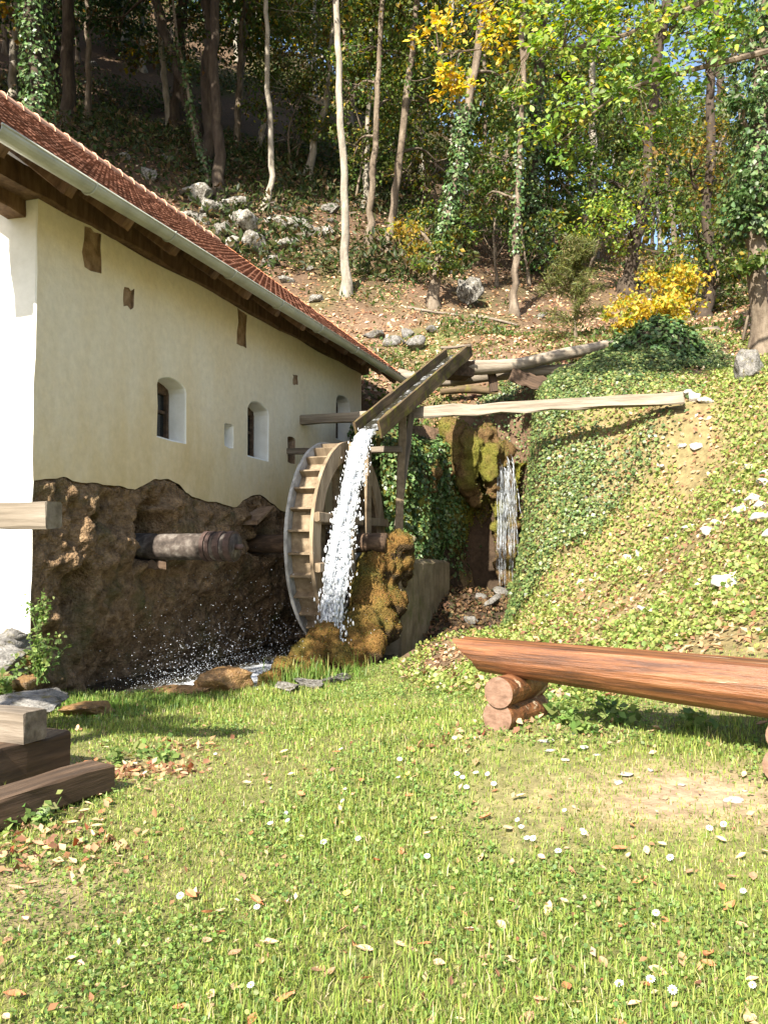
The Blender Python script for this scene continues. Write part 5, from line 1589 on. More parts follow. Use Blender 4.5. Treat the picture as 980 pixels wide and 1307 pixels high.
# tree whose limbs hang over the slope from the right
ov = [np.array([8.3, 11.0, gz(8.3, 11.0)[0]]), np.array([8.0, 11.1, 7.5]), np.array([7.6, 11.4, 10.5]), np.array([7.2, 11.8, 13.5])]
over_cl = []
r = np.random.default_rng(121)
for px, py, d, q, n, p in [(560, 40, 13, 34, 190, 'hang_yellow'), (590, 90, 13, 34, 200, 'hang_yellow'), (575, 120, 13, 26, 130, 'hang_yellow'), (630, 40, 12.5, 40, 220, 'hang_yellow'), (650, 15, 12.5, 40, 220, 'hang_lime'), (690, 60, 12, 40, 200, 'hang_lime'), (710, 20, 12, 45, 240, 'hang_lime'),
                           (740, 130, 12, 45, 220, 'hang_lime'), (780, 60, 12, 50, 260, 'hang_lime'), (800, 110, 11.8, 45, 240, 'hang_green'), (690, 165, 12.5, 34, 150, 'hang_lime'), (720, 190, 12.5, 30, 120, 'hang_green'), (840, 30, 11.6, 55, 300, 'hang_lime'), (860, 100, 11.6, 45, 240, 'hang_green'),
                           (900, 50, 11.4, 50, 260, 'hang_green'), (940, 20, 11.2, 55, 280, 'hang_green'), (760, 20, 12, 45, 220, 'hang_lime'), (610, 5, 13, 34, 170, 'hang_yellow'), (880, -30, 11.5, 80, 300, 'hang_green'), (780, -40, 12, 70, 260, 'hang_lime'), (670, -30, 12.5, 60, 240, 'hang_yellow'), (830, 160, 12, 35, 150, 'hang_green'), (655, 120, 12.6, 24, 100, 'hang_lime')]:
    over_cl.append((U(px, py, d), q / F * d, n, p))
ot = empty('overhanging_tree', tuple(ov[0])); tag(ot, 'tree at the slope whose leafy yellow green limbs hang over the scene', 'tree')
pp = resample(ov, 24)
v, f = tube_vf(pp, np.linspace(.2, .1, 24), 10, .12, 5, 2)
mobj('trunk', v, ot, Matrix.Identity(4), faces=f, mats=BB, smooth=True)
g = Geo()
limbs = [[pp[14], U(980, -40, 11.4), U(860, 20, 11.7), U(740, 60, 12.2), U(640, 60, 12.8), U(560, 70, 13.1)],
         [pp[11], U(1000, 60, 11.2), U(880, 90, 11.6), U(790, 120, 12), U(710, 185, 12.5)],
         [pp[17], U(960, -110, 11.5), U(820, -60, 12), U(690, -20, 12.4), U(590, 10, 13)]]
allp = []
for lb in limbs:
    lp = resample(lb, 26); allp.append(lp)
    g.add(*tube_vf(lp, np.linspace(.055, .008, 26), 6, .1, 3, 5))
allp = np.vstack(allp)
for c_, rad, n, p in over_cl:
    k = np.argsort(np.linalg.norm(allp - c_, axis=1))[0]
    for _ in range(4):
        tipp = c_ + r.normal(0, .55, 3) * rad * np.array([1, .8, .6])
        g.add(*tube_vf(resample([allp[k], (allp[k] + tipp) / 2 + [0, 0, .06], tipp], 6), np.linspace(.010, .003, 6), 4))
tag(g.obj('branches', BB, ot, Matrix.Identity(4)), kind='stuff')
def big_leaf_geo(P, Nrm, size, r):
    n = len(P); Nrm = unit(Nrm)
    t = r.normal(size=(n, 3)); t[:, 2] -= .6
    t = unit(t - Nrm * np.sum(t * Nrm, 1)[:, None]); s = np.cross(Nrm, t)
    prof = [(0, 0, 0), (.28, .27, .05), (.62, .24, .06), (1, 0, -.06), (.62, -.24, .06), (.28, -.27, .05), (.45, 0, 0)]
    L = size[:, None]
    v = np.stack([P + t * L * a + s * L * b_ + Nrm * L * c_ for a, b_, c_ in prof], 1).reshape(-1, 3)
    base = np.arange(n)[:, None, None] * 7
    tri = np.array([[0, 1, 6], [1, 2, 6], [2, 3, 6], [3, 4, 6], [4, 5, 6], [5, 0, 6]])[None] + base
    return v, tri.reshape(-1, 3)
V, T_, C_ = [], [], []; nb = 0
for c_, rad, n, p in over_cl:
    P, cen = clump_points(c_, rad, n, r, 9, .8)
    v, t = big_leaf_geo(P, r.normal(size=(n, 3)) * .55 + [-.2, -.5, .8], .105 * (.65 + .6 * r.random(n)), r)
    V.append(v); T_.append(t + nb); nb += len(v); C_.append(np.repeat(pick_cols(n, PAL[p], r), 7, 0))
mobj('crown', np.vstack(V), ot, Matrix.Identity(4), tris=np.vstack(T_), mats=M_['leaf'], colr=np.vstack(C_))

# tall trees on the hill left of the house (mostly above the frame) that shade the slope
for k, (x, y, h_) in enumerate([(-9.9, 24.5, 21), (-14.5, 21, 24), (-19, 26, 23), (-13, 28, 22), (-18.5, 16, 26), (-24, 30, 24), (-12.0, 33, 19), (-18, 33, 22), (-9, 37, 21), (-14.5, 38, 21), (-22, 38, 22), (-6.5, 31.5, 20), (-27, 22, 24)]):
    r = np.random.default_rng(300 + k)
    z = gz(x, y)[0]
    path = [np.array([x, y, z]), np.array([x + r.normal(0, .3), y, z + h_ * .35]), np.array([x + r.normal(0, .6), y + r.normal(0, .5), z + h_ * .7]), np.array([x + r.normal(0, .8), y, z + h_])]
    cls = []
    for q in range(11):
        a = r.random() * 6.28; rd = r.uniform(.5, 3.8)
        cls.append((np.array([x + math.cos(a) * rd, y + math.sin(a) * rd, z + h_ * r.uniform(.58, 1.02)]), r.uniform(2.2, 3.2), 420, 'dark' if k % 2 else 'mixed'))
    lab = 'ivy wrapped dark trunk rising behind the roof ridge' if k == 0 else 'tall shady tree on the wooded hill left of the house'
    tree('shade_tree', lab, 'tree', path, .26, .12, cls, BD, None if k == 0 else 'tall trees left of the house', .42, (.0, .5, 4200, .3) if k == 0 else None, asp=.8)

path = [np.array([-4.75, 3.9, 0]), np.array([-4.65, 4.0, 2.2]), np.array([-4.4, 4.3, 4.2]), np.array([-4.2, 4.5, 6.6])]
cls = [(np.array(q), rd, 420, 'green') for q, rd in (((-4.2, 4.6, 6.2), .8), ((-4.05, 4.9, 5.4), .75), ((-4.3, 4.2, 7.0), .7), ((-4.1, 4.3, 3.3), .5), ((-4.35, 4.5, 4.4), .6), ((-3.9, 5.1, 6.6), .6))]
tree('small_tree', 'small leafy tree beside the timber stack shading the house foot', 'tree', path, .08, .03, cls, BB, None, .13)
# slimmer trees further up the hill
r = np.random.default_rng(400)
k = 0; tries = 0
placed = []
while k < 52 and tries < 2000:
    tries += 1
    y = r.uniform(32, 64); x = y * r.uniform(-.52, .52)
    if any(math.hypot(x - a, y - b_) < 2.4 for a, b_ in placed): continue
    placed.append((x, y)); k += 1
    z = gz(x, y)[0]; h_ = r.uniform(11, 18)
    lx = r.normal(0, .8)
    path = [np.array([x, y, z]), np.array([x + lx * .4, y, z + h_ * .4]), np.array([x + lx, y + r.normal(0, .4), z + h_])]
    pal = r.choice(['mixed', 'autumn', 'lime', 'green', 'mixed', 'dark']) if x > -.12 * y else r.choice(['dark', 'mixed', 'dark', 'autumn'])  # left side draws mostly dark palettes, its shade put into leaf colour
    cls = []
    for q in range(8):
        a = r.random() * 6.28; rd = r.uniform(.2, 2.2)
        cls.append((np.array([x + lx * .6 + math.cos(a) * rd, y + math.sin(a) * rd, z + h_ * r.uniform(.22, 1.0)]), r.uniform(1.3, 2.3), 300, pal))
    pale = r.random() < .35
    nm = {'mixed': 'olive and yellow', 'autumn': 'golden brown', 'lime': 'yellow green', 'green': 'fresh green', 'dark': 'dark green'}[str(pal)]
    tree('forest_tree', 'slim %s trunk with %s leaves high on the wooded hill' % ('pale' if pale else 'dark', nm), 'tree', path, r.uniform(.10, .2), .05, cls, BP if pale else BB, 'slim trees high on the hill: %s %s' % ('pale' if pale else 'dark', nm), .24, twigs=False)
# mid-slope understorey saplings
r = np.random.default_rng(410)
for k in range(30):
    y = r.uniform(26, 37); x = y * r.uniform(-.16, .46)
    if x < 3 and y < 31: continue
    z = gz(x, y)[0]; h_ = r.uniform(2.5, 6)
    path = [np.array([x, y, z]), np.array([x + r.normal(0, .3), y, z + h_ * .5]), np.array([x + r.normal(0, .6), y, z + h_])]
    pal = str(r.choice(['mixed', 'lime', 'green', 'autumn', 'green', 'green']))
    cls = [(path[1 + q % 2] + r.normal(0, .55, 3) * np.array([1.2, 1.2, .9]) + np.array([0, 0, .3]), r.uniform(.7, 1.25), 240, pal) for q in range(5)]
    nm = {'mixed': 'olive and yellow', 'autumn': 'golden brown', 'lime': 'yellow green', 'green': 'fresh green', 'yellow': 'bright yellow'}[pal]
    tree('sapling', 'low %s sapling in the understorey of the wooded slope' % nm, 'tree', path, .05, .02, cls, BB, 'understorey saplings with %s leaves' % nm, .15, twigs=True)
# the wood beyond, one mass
n = 42000
r = np.random.default_rng(420)
cy = r.uniform(62, 105, 260); cx = cy * r.uniform(-.65, .65, 260); cz_ = gz(cx, cy) + r.uniform(2, 15, 260)
k = r.integers(0, 260, n)
P = np.column_stack([cx, cy, cz_])[k] + r.normal(size=(n, 3)) * np.array([1.6, 1.6, 1.5])
v, t = leaf_geo(P, r.normal(size=(n, 3)) + [-.3, -.6, .6], .7 * (.6 + .7 * r.random(n)), .8, .1, r, .3)
fw_ = mobj('far_wood', v, None, None, tris=t, mats=M_['leaf'], colr=np.repeat(pick_cols(n, PAL['mixed'], r), 4, 0))
tag(fw_, 'distant mass of olive woodland at the top of the hill', 'woodland', None, 'stuff')

# ================================================================== ground cover
def scatter_poly(n, poly, r):
    poly = np.array(poly); lo, hi = poly.min(0), poly.max(0)
    out = np.zeros((0, 2))
    while len(out) < n:
        q = lo + (hi - lo) * r.random((n * 2, 2))
        out = np.vstack([out, q[sdf_in(q[:, 0], q[:, 1], poly) > 0]])
    return out[:n]
def surf(xy, lift=0.0):
    return np.column_stack([xy, gz(xy[:, 0], xy[:, 1]) + lift])
r = np.random.default_rng(500)
# ivy carpet on the bank
IVY = [(1.7, 13.3), (2.3, 13.2), (3.2, 12.9), (4.1, 12.6), (5.1, 13.4), (6.2, 15.2), (7.2, 17.6), (4.6, 17.8), (3.3, 17.2), (2.6, 18.3), (2.5, 16.5), (2.2, 15.3), (1.9, 14.3)]
xy = scatter_poly(56000, IVY, r)
dn = fbm(xy * 1.3, 3, 511)
edge = sdf_in(xy[:, 0], xy[:, 1], np.array(IVY))
rt = np.where(xy[:, 1] - .15 * xy[:, 0] < 14.6, sstep(4.7, 3.3, xy[:, 0] - .3 * (xy[:, 1] - 13) + .9 * fbm(xy * 1.1, 3, 515)), 1.0)
xy = xy[r.random(len(xy)) < sstep(-.55, .05, dn - .9 * (1 - sstep(0, .55, edge)) * (xy[:, 0] > 2.6)) * (.10 + .90 * rt)]
xy = np.vstack([xy, scatter_poly(6500, [(2.3, 16.2), (3.3, 16.0), (3.7, 17.4), (3.4, 18.6), (2.2, 18.7), (1.7, 18.2), (2.6, 17.9)], r)])
P = surf(xy); N = gnorm(xy[:, 0], xy[:, 1], .2)
thick = .05 + .16 * (fbm(xy * 1.8, 3, 512) * .5 + .5)
P = P + N * (thick * r.random(len(P)) ** .5)[:, None]
v, t = leaf_geo(P, N + r.normal(size=P.shape) * .45 + [-.1, -.3, .3], .056 * (.4 + 1.0 * r.random(len(P)) ** 1.5), .9, .07, r, .8)
o_ = mobj('ivy_bank', v, None, None, tris=t, mats=M_['ivy'], colr=np.repeat(pick_cols(len(P), [(4, (.075, .115, .035)), (3, (.115, .155, .046)), (2, (.18, .19, .06)), (1, (.05, .085, .027))], r), 4, 0))
tag(o_, 'carpet of green ivy on the steep bank beside the waterfall', 'ivy', None, 'stuff')
# ivy mound
cm = U(838, 452, 16.6)
e_ = empty('ivy_mound', tuple(hit(838, 470, 12))); tag(e_, 'rounded mound of glossy ivy covering the end of the channel log', 'ivy')
sph = [(cm, .62), (cm + [.45, .2, -.05], .5), (cm + [-.45, 0, -.2], .45), (cm + [.1, -.2, -.5], .6), (cm + [.8, .3, -.25], .4), (cm + [-.5, .3, .12], .3)]
v, nn, f = remesh(sph, .1)
v = v + nn * (.12 * fbm(v * 2.5, 3, 5))[:, None]
mobj('stem_mass', v, e_, Matrix.Identity(4), faces=f, mats=M_['bark_dark'], smooth=True)
P, N = tri_points(v, f, 7500, r)
v, t = leaf_geo(P + N * r.random((len(P), 1)) * .14, N + r.normal(size=P.shape) * .45 + [0, 0, .3], .085 * (.6 + .7 * r.random(len(P))), .9, .08, r, .8)
mobj('leaves', v, e_, Matrix.Identity(4), tris=t, mats=M_['ivy'], colr=np.repeat(pick_cols(len(P), PAL['ivy'], r), 4, 0))

TOPP = [tuple(H(1.2, 8.2, 0)[:2]), tuple(H(1.7, 9.8, 0)[:2]), (1.9, 18.4), (3.0, 18.0), (3.4, 17.2), (5, 18), (5, 22), (0, 22), tuple(H(.1, 10, 0)[:2])]
# leaf litter and low plants on the wooded slope
def cover(name, xy, size, pal, mat, label, cat, asp=.6, stand=.5, lift=.03, r=r, rnd=False):
    P = surf(xy); N = gnorm(xy[:, 0], xy[:, 1])
    P = P + N * (lift * r.random(len(P)))[:, None]
    sz = size * (.55 + .8 * r.random(len(P)))
    if rnd: v, t = round_leaf_geo(P, N * (1.2 - stand) + r.normal(size=P.shape) * stand, sz, r)
    else: v, t = leaf_geo(P, N * (1.2 - stand) + r.normal(size=P.shape) * stand, sz, asp, .12, r, -.2)
    o = mobj(name, v, None, None, tris=t, mats=M_[mat], colr=np.repeat(pick_cols(len(P), PAL[pal] if isinstance(pal, str) else pal, r), 6 if rnd else 4, 0))
    tag(o, label, cat, None, 'stuff')
    return o
DRY = [(4, (.34, .20, .105)), (3, (.44, .30, .18)), (2, (.24, .12, .065)), (1, (.54, .42, .28))]
yy = 17.5 + 22 * r.random(30000) ** 1.3; xx = yy * r.uniform(-.42, .5, 30000)
ok = sdf_in(xx, yy, PIT) < -.1
cover('leaf_litter', np.column_stack([xx, yy])[ok], .12, DRY, 'dry', 'brown leaf litter strewn over the wooded slope', 'leaf litter', .6, .3)
yy = 17.3 + 24 * r.random(52000) ** 1.2; xx = yy * r.uniform(-.42, .5, 52000)
dn = fbm(np.column_stack([xx * .35, yy * .35]), 3, 521)
ok = (sdf_in(xx, yy, PIT) < -.05) & (r.random(52000) < sstep(-.1, .35, dn) * .9 + .06)
cover('woodland_herbs', np.column_stack([xx, yy])[ok], .13, [(3, (.08, .13, .03)), (2, (.06, .10, .028)), (2, (.12, .12, .035)), (1, LIME)], 'leaf', 'low green herbs between the trees on the slope', 'herbs', .45, .8, .12)
n = 70000
yy = 26 + 38 * r.random(n); xx = yy * r.uniform(-.5, .1, n)
dn = fbm(np.column_stack([xx * .3, yy * .3]), 3, 527)
ok = r.random(n) < sstep(-.25, .3, dn)
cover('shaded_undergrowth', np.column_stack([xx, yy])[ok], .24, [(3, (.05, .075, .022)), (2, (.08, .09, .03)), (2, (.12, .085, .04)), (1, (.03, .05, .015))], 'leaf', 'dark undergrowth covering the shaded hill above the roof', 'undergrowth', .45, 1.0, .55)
xy = scatter_poly(9000, TOPP, r)
cover('ledge_herbs', xy[r.random(9000) < sstep(-.3, .2, fbm(xy, 3, 529))], .07, [(4, (.12, .16, .04)), (3, (.17, .19, .06)), (2, (.2, .14, .06))], 'leaf', 'mixed herbs and moss on the ledge above the cliff', 'herbs', .7, .6, .06)
# sunny slope: small leafy herbs and dry leaves
SLOPE = [(.6, 12.2), (1.3, 12.5), (2.0, 13.4), (2.5, 14.6), (3.0, 16.8), (4.2, 18.0), (7.0, 18.5), (8.6, 16), (7.6, 11), (6.2, 7.5), (4.6, 4.5), (3.1, 4.6), (2.6, 6.2), (1.2, 7.2), (.4, 9.0), (.1, 11.2)]
xy = scatter_poly(85000, SLOPE, r)
dn = fbm(xy * 1.1, 4, 531)
ok = r.random(len(xy)) < sstep(-.45, .2, dn)
cover('slope_herbs', xy[ok], .046, [(4, (.24, .30, .075)), (3, (.33, .37, .11)), (2, (.16, .23, .05)), (1, (.38, .36, .14))], 'leaf', 'pale green clover and herbs covering the sunny slope', 'herbs', .8, .5, .07, rnd=True)
xy = scatter_poly(13000, SLOPE, r)
cover('slope_dry_leaves', xy, .075, DRY, 'dry', 'dry brown leaves scattered over the sunny slope', 'leaf litter', .6, .35, .05)

# lawn: grass blades, clover, scraps of dry leaf
def blades(name, P, L, Wd, colr, r, lean=.5, label=None):
    n = len(P)
    a = r.random(n) * 2 * np.pi
    dirv = np.column_stack([np.cos(a), np.sin(a), np.zeros(n)])
    sv_ = np.column_stack([-np.sin(a), np.cos(a), np.zeros(n)])
    ln = np.abs(r.normal(0, lean, n))
    up = np.array([0, 0, 1.0])
    L = L[:, None]; Wd = Wd[:, None]
    mid = P + up * L * .55 * np.cos(ln * .5)[:, None] + dirv * L * .55 * np.sin(ln * .5)[:, None]
    tip = mid + up * L * .45 * np.cos(ln * 1.6)[:, None] + dirv * L * .45 * np.sin(ln * 1.6)[:, None]
    v = np.stack([P - sv_ * Wd * .5, P + sv_ * Wd * .5, mid + sv_ * Wd * .42, mid - sv_ * Wd * .42, tip], 1).reshape(-1, 3)
    tri = np.array([[0, 1, 2], [0, 2, 3], [3, 2, 4]])[None] + (np.arange(n) * 5)[:, None, None]
    o = mobj(name, v, None, None, tris=tri.reshape(-1, 3), mats=M_['grass'], colr=np.repeat(colr, 5, 0))
    tag(o, label, 'grass', None, 'stuff')
    return o
n = 500000
rad = 2.0 + 10.2 * r.random(n) ** 1.15; ang = r.uniform(-.72, .72, n)
xy = np.column_stack([rad * np.sin(ang), rad * np.cos(ang)])
dn = fbm(xy * 1.5, 3, 541)
ok = (r.random(n) < lawn_mask(xy[:, 0], xy[:, 1]) * (1 - .92 * bare_mask(xy[:, 0], xy[:, 1])) * (.45 + .55 * sstep(-.4, .25, dn))) & (sdf_in(xy[:, 0], xy[:, 1], PIT) < .12)
xy = xy[ok]; n = len(xy); dd = np.hypot(xy[:, 0], xy[:, 1])
tall = .7 + .75 * sstep(-.2, .5, fbm(xy * .9, 3, 542))
L = (.022 + .05 * r.random(n) ** 1.6) * tall
gcol = pick_cols(n, [(5, (.235, .305, .062)), (3.5, (.32, .37, .09)), (2, (.15, .225, .045)), (1.0, (.42, .38, .16)), (.5, (.50, .42, .24))], r)
blades('lawn_grass', surf(xy, -.004), L, (.0024 + .0026 * r.random(n)) * (1 + .07 * dd), gcol, r, 1.05, 'short green lawn grass in the foreground')
n = 60000
rad = 2.0 + 10.0 * r.random(n) ** 1.1; ang = r.uniform(-.72, .72, n)
xy = np.column_stack([rad * np.sin(ang), rad * np.cos(ang)])
dn = fbm(xy * 1.2, 3, 551)
ok = (r.random(n) < sstep(-.25, .25, dn) * lawn_mask(xy[:, 0], xy[:, 1]) * (1 - .8 * bare_mask(xy[:, 0], xy[:, 1]))) & (sdf_in(xy[:, 0], xy[:, 1], PIT) < .1)
xy = np.repeat(xy[ok], 3, 0) + r.normal(0, .008, (ok.sum() * 3, 2))
cover('clover', xy, .019 * (.75 + .05 * np.hypot(xy[:, 0], xy[:, 1])), [(4, (.17, .25, .06)), (3, (.24, .31, .09)), (1.5, (.11, .19, .05))], 'leaf', 'small clover and herb leaves mixed into the lawn', 'clover', .95, .42, .04, rnd=True)
n = 8000
rad = 2.0 + 10.0 * r.random(n) ** 1.1; ang = r.uniform(-.72, .72, n)
xy = np.column_stack([rad * np.sin(ang), rad * np.cos(ang)])
ok = (sdf_in(xy[:, 0], xy[:, 1], PIT) < 0) & (r.random(n) < .3 + .7 * sstep(-.1, .5, fbm(xy * 1.4, 3, 561)))
cover('leaf_scraps', xy[ok], .034, DRY, 'dry', 'small dry leaf scraps caught in the lawn', 'leaf litter', .6, .5, .03)
for q, (px, py, sx_, sy_, m_) in enumerate([(185, 988, .22, .14, 230), (60, 1078, .28, .2, 190), (225, 958, .16, .12, 70), (610, 935, .3, .15, 90)]):
    c_ = hit(px, py, 2)
    cover('leaf_drift', c_[:2] + r.normal(size=(m_, 2)) * [sx_, sy_], .055, [(4, (.33, .19, .10)), (3, (.44, .29, .17)), (2, (.22, .11, .06)), (.6, (.30, .10, .05))], 'dry', ['drift of brown leaves at the end of the lowest timber', 'drift of dry leaves in front of the lowest timber', 'few brown leaves in the shade behind the timber end', 'dry leaves scattered before the bench support'][q], 'leaf litter', .65, .5, .035)
xy = scatter_poly(2600, [(.4, 12.6), (1.6, 13.4), (2.2, 14.6), (2.5, 16.6), (1.2, 17), (.6, 14.5)], r)
cover('hollow_debris', xy, .09, [(3, (.10, .06, .03)), (2, (.16, .10, .05)), (1, (.06, .07, .025))], 'dry', 'dark wet leaves and debris on the floor of the hollow', 'leaf litter', .6, .5, .05)
# lush tufts along the stream edge and on the mound
def tuft_patch(name, px, py, d, sx, sy, n, Lm, label, seed):
    r = np.random.default_rng(seed)
    c_ = U(px, py, d)
    xy = c_[:2] + r.normal(size=(n, 2)) * [sx, sy]
    z = gz(xy[:, 0], xy[:, 1])
    if name == 'mound_grass':
        z = np.full(n, c_[2]) - .05 + r.normal(0, .07, n) - .35 * (xy[:, 1] - c_[1]) * 0
    P = np.column_stack([xy, z - .01])
    return blades(name, P, Lm * (.5 + .7 * r.random(n)), .007 + .004 * r.random(n), pick_cols(n, [(4, (.12, .21, .035)), (3, (.18, .26, .06)), (1, (.3, .29, .1))], r), r, .95, label)
tuft_patch('bank_grass', 180, 895, 9.0, .6, .22, 2600, .10, 'lush green grass at the foot of the stone base', 601)
tuft_patch('bank_grass', 110, 905, 8.6, .32, .22, 1100, .13, 'taller grass beside the dark low rock', 602)
for k, (px, py, d, q, n_) in enumerate([(395, 862, 10.45, .2, 420), (432, 868, 10.75, .2, 420), (368, 874, 10.2, .16, 300), (455, 858, 11.2, .12, 160)]):
    tuft_patch('mound_grass', px, py, d, q, q * .5, n_, .2, ['grass tuft growing from the lower moss mound', 'grass tuft at the right foot of the moss mound', 'grass tuft at the tip of the moss mound', 'thin grass on the shaded side of the moss mound'][k], 610 + k)

# weeds at the corner of the house and under the bench
def herb(label, P0, n, spread, size, pal, seed, stems=6, h_=.25, name='weed'):
    r = np.random.default_rng(seed)
    e_ = empty(name, tuple(P0)); tag(e_, label, 'plant')
    g = Geo(); tips = []
    for k in range(stems):
        tip = P0 + np.array([r.normal(0, spread), r.normal(0, spread), h_ * r.uniform(.5, 1.1)])
        pts = resample([P0 + np.append(r.normal(0, spread * .3, 2), -.03), (P0 + tip) / 2, tip], 5)
        g.add(*tube_vf(pts, np.linspace(.004, .002, 5), 4)); tips.append(pts)
    tag(g.obj('stems', M_['stem'], e_, Matrix.Identity(4)), kind='stuff')
    tips = np.array(tips)
    k = r.integers(0, stems, n); j = r.uniform(1, 3.99, n); i = j.astype(int)
    P = tips[k, i] + (tips[k, i + 1] - tips[k, i]) * (j - i)[:, None] + r.normal(0, .02, (n, 3))
    v, t = leaf_geo(P, r.normal(size=(n, 3)) * .5 + [0, -.3, .8], size * (.6 + .6 * r.random(n)), .8, .08, r, .1)
    mobj('leaves', v, e_, Matrix.Identity(4), tris=t, mats=M_['leaf'], colr=np.repeat(pick_cols(n, PAL[pal] if isinstance(pal, str) else pal, r), 4, 0))
    return e_
herb('bushy weed climbing the corner of the stone base', U(50, 868, 8.6), 420, .14, .05, 'weed', 700, 14, .55)
herb('small dry weed rooted high on the house corner', U(50, 800, 8.85), 220, .08, .045, 'weed', 701, 9, .35)
herb('bright leafy plant in front of the rubble stones', U(8, 885, 7.9), 260, .12, .06, 'weed', 702, 10, .22)
for k, (px, py) in enumerate([(720, 925), (770, 915), (800, 925), (890, 930), (745, 938), (700, 912)]):
    herb('broad leaved green weed growing under the log bench', hit(px, py, 3), 60, .07, .07, 'weed', 710 + k, 6, .12)
    bpy.context.view_layer.objects  # (names repeat with Blender's own suffix)
for o in bpy.data.objects:
    if o.get('label') == 'broad leaved green weed growing under the log bench': o['group'] = 'weeds under the bench'
for k, (px, py) in enumerate([(155, 975), (185, 968), (205, 972), (20, 1058), (60, 1052)]):
    P0 = hit(px, py, 3)
    e_ = herb('dark broad leaved weed beside the lowest timber', P0, 50, .08, .06, 'weed', 720 + k, 6, .1)
    e_['group'] = 'weeds beside the timber'

# ================================================================== single fallen leaves and daisies on the lawn
def fallen_leaf_mesh(seed):
    r = np.random.default_rng(seed)
    prof = [(0, 0), (.22, .20), (.45, .27), (.72, .19), (1, .02), (.72, -.18), (.45, -.26), (.22, -.19)]
    curl = r.uniform(.15, .6); tw = r.normal(0, .25)
    v = [(.0, 0, .0)]
    v = []
    for a, b_ in prof:
        v.append((a - .5, b_ * (1 - .2 * curl), abs(b_) * curl * 1.1 + (a - .5) ** 2 * curl * .9 + tw * (a - .5) * b_))
    v += [(-.25, 0, .02), (.0, 0, 0), (.25, 0, .03)]
    f = [(0, 8, 1), (1, 8, 9, 2), (2, 9, 10, 3), (3, 10, 4), (4, 10, 5), (5, 10, 9, 6), (6, 9, 8, 7), (7, 8, 0)]
    return np.array(v), [q[::-1] for q in f]
leaf_mats = [noise_mat('fallen_leaf_' + n_, st_, (3, 3, 3), .7, .3, 9) for n_, st_ in (('tan', [(.3, (.38, .23, .12)), (.7, (.62, .44, .27))]), ('rust', [(.3, (.30, .11, .045)), (.7, (.48, .20, .09))]), ('brown', [(.3, (.20, .11, .06)), (.7, (.38, .23, .13))]), ('yellow', [(.3, (.50, .36, .08)), (.7, (.66, .50, .16))]))]
names_ = ['pale tan', 'rust red', 'dark brown', 'yellow']
lmesh = {}
for m_ in range(4):
    for s_ in range(4):
        v, f = fallen_leaf_mesh(800 + s_)
        lmesh[m_, s_] = mesh_np('fallen_leaf', v, faces=f, mats=leaf_mats[m_])
r = np.random.default_rng(820)
spots = [(790, 1090), (845, 1085), (450, 1215), (465, 1220), (735, 1290), (690, 1285), (560, 1238), (920, 1140), (880, 1120), (775, 1185), (795, 1190), (640, 1190), (515, 1120), (385, 1075), (150, 1110), (245, 1150), (470, 1290), (365, 1285), (905, 1240), (870, 1235), (545, 1070), (430, 965), (300, 1225), (235, 1297), (805, 1060), (620, 1050), (980, 1160), (945, 1100), (830, 940), (600, 1195), (480, 1105), (315, 1005), (60, 1090), (20, 1160), (100, 1080), (840, 1250), (960, 1260), (770, 1240), (160, 1270), (270, 1280)]
spots += [(px, py) for px, py in zip(r.uniform(-40, 1020, 110), 900 + 420 * r.random(110) ** .7)]
spots += [(170 + r.normal(0, 38), 985 + r.normal(0, 16)) for _ in range(34)] + [(60 + r.normal(0, 45), 1075 + r.normal(0, 28)) for _ in range(24)] + [(225 + r.normal(0, 25), 955 + r.normal(0, 8)) for _ in range(8)]
for px, py in spots:
    p = hit(px, py, 2.0, 12)
    if sdf_in(p[:1], p[1:2], PIT)[0] > -.1: continue
    m_ = int(r.choice(4, p=[.45, .3, .2, .05]))
    o = bpy.data.objects.new('fallen_leaf', lmesh[m_, int(r.integers(0, 4))])
    s_ = r.uniform(.05, .085)
    nn = Vector(gnorm(p[:1], p[1:2])[0]) + Vector(r.normal(0, .25, 3))
    Mx = Matrix.Translation((p[0], p[1], p[2] + .026)) @ nn.to_track_quat('Z', 'Y').to_matrix().to_4x4() @ Matrix.Rotation(r.uniform(0, 6.28), 4, 'Z') @ Matrix.Diagonal((s_, s_, s_, 1))
    put(o, None, Mx)
    near = 'the timber stack' if (p[0] < -1.0 and 4.5 < p[1] < 7.5) else 'the open lawn'
    tag(o, 'curled %s fallen leaf on the grass by %s' % (names_[m_], near) if near != 'the open lawn' else 'curled %s fallen leaf lying on the open lawn' % names_[m_], 'leaf', '%s fallen leaves by %s' % (names_[m_], near))
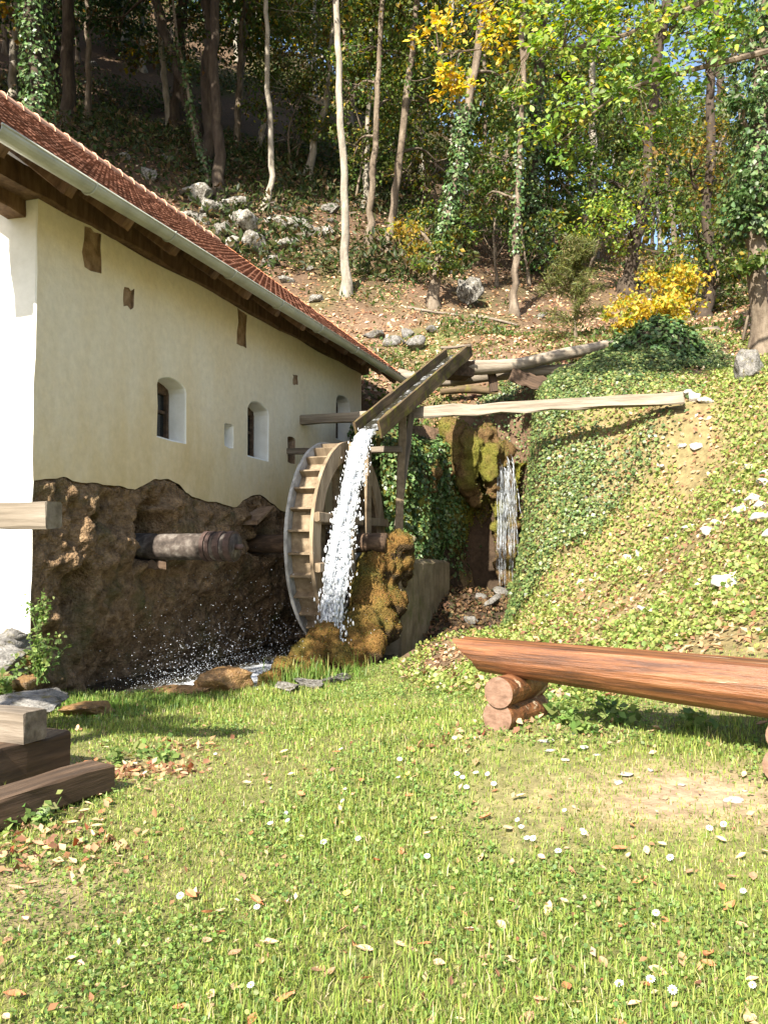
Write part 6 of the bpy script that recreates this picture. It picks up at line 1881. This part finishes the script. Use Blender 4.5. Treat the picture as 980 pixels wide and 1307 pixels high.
# daisies
pg = Geo()
for k in range(11):
    a = 2 * math.pi * k / 11
    ca, sa = math.cos(a), math.sin(a); w_ = .16
    pg.add([(.2 * ca, .2 * sa, 0), (.75 * ca - w_ * sa, .75 * sa + w_ * ca, .10), (1.0 * ca, 1.0 * sa, .08), (.75 * ca + w_ * sa, .75 * sa - w_ * ca, .10)], [(0, 3, 2, 1)])
pet_me = mesh_np('petals', np.vstack(pg.v), faces=pg.f, mats=M_['petal'])
v, f = tube_vf([(0, 0, -.02), (0, 0, .10), (0, 0, .15)], [.30, .28, .12], 8)
eye_me = mesh_np('eye', v, faces=f, mats=M_['flower_eye'])
v, f = tube_vf([(0, 0, -2.6), (.1, 0, -1.2), (0, 0, 0)], [.07, .06, .06], 5)
stm_me = mesh_np('stem', v, faces=f, mats=M_['stem'])
dz = [(365, 1045), (345, 1060), (437, 1030), (413, 1083), (367, 1055), (457, 1082), (440, 1015), (230, 1157), (328, 1170), (595, 1012), (590, 1000), (583, 998), (607, 993), (622, 996), (630, 1008), (665, 1068), (672, 1078), (680, 1080), (660, 1058), (712, 1095), (743, 1072), (745, 1075), (837, 1180), (855, 1105), (923, 1065), (948, 1150), (858, 1278), (790, 1270), (830, 1265), (320, 1275), (960, 1275), (545, 1105), (720, 1045), (580, 950), (508, 1000), (905, 1065), (435, 965), (185, 995), (173, 983), (275, 970), (510, 978)]
for px, py in dz:
    p = hit(px, py, 2.0, 12)
    s_ = r.uniform(.013, .019)
    hgt = r.uniform(.03, .05)
    e_ = bpy.data.objects.new('daisy', None); e_.empty_display_size = .01
    Mx = Matrix.Translation((p[0], p[1], p[2]))
    put(e_, None, Mx)
    tag(e_, 'small white daisy flower standing in the lawn', 'flower', 'daisies in the lawn')
    Mf = Matrix.Translation((p[0], p[1], p[2] + hgt)) @ Vector((-.3 + r.normal(0, .2), -.5 + r.normal(0, .2), 1)).to_track_quat('Z', 'Y').to_matrix().to_4x4() @ Matrix.Diagonal((s_, s_, s_, 1))
    for nm, me in (('petals', pet_me), ('eye', eye_me), ('stem', stm_me)):
        put(bpy.data.objects.new(nm, me), e_, Mf)
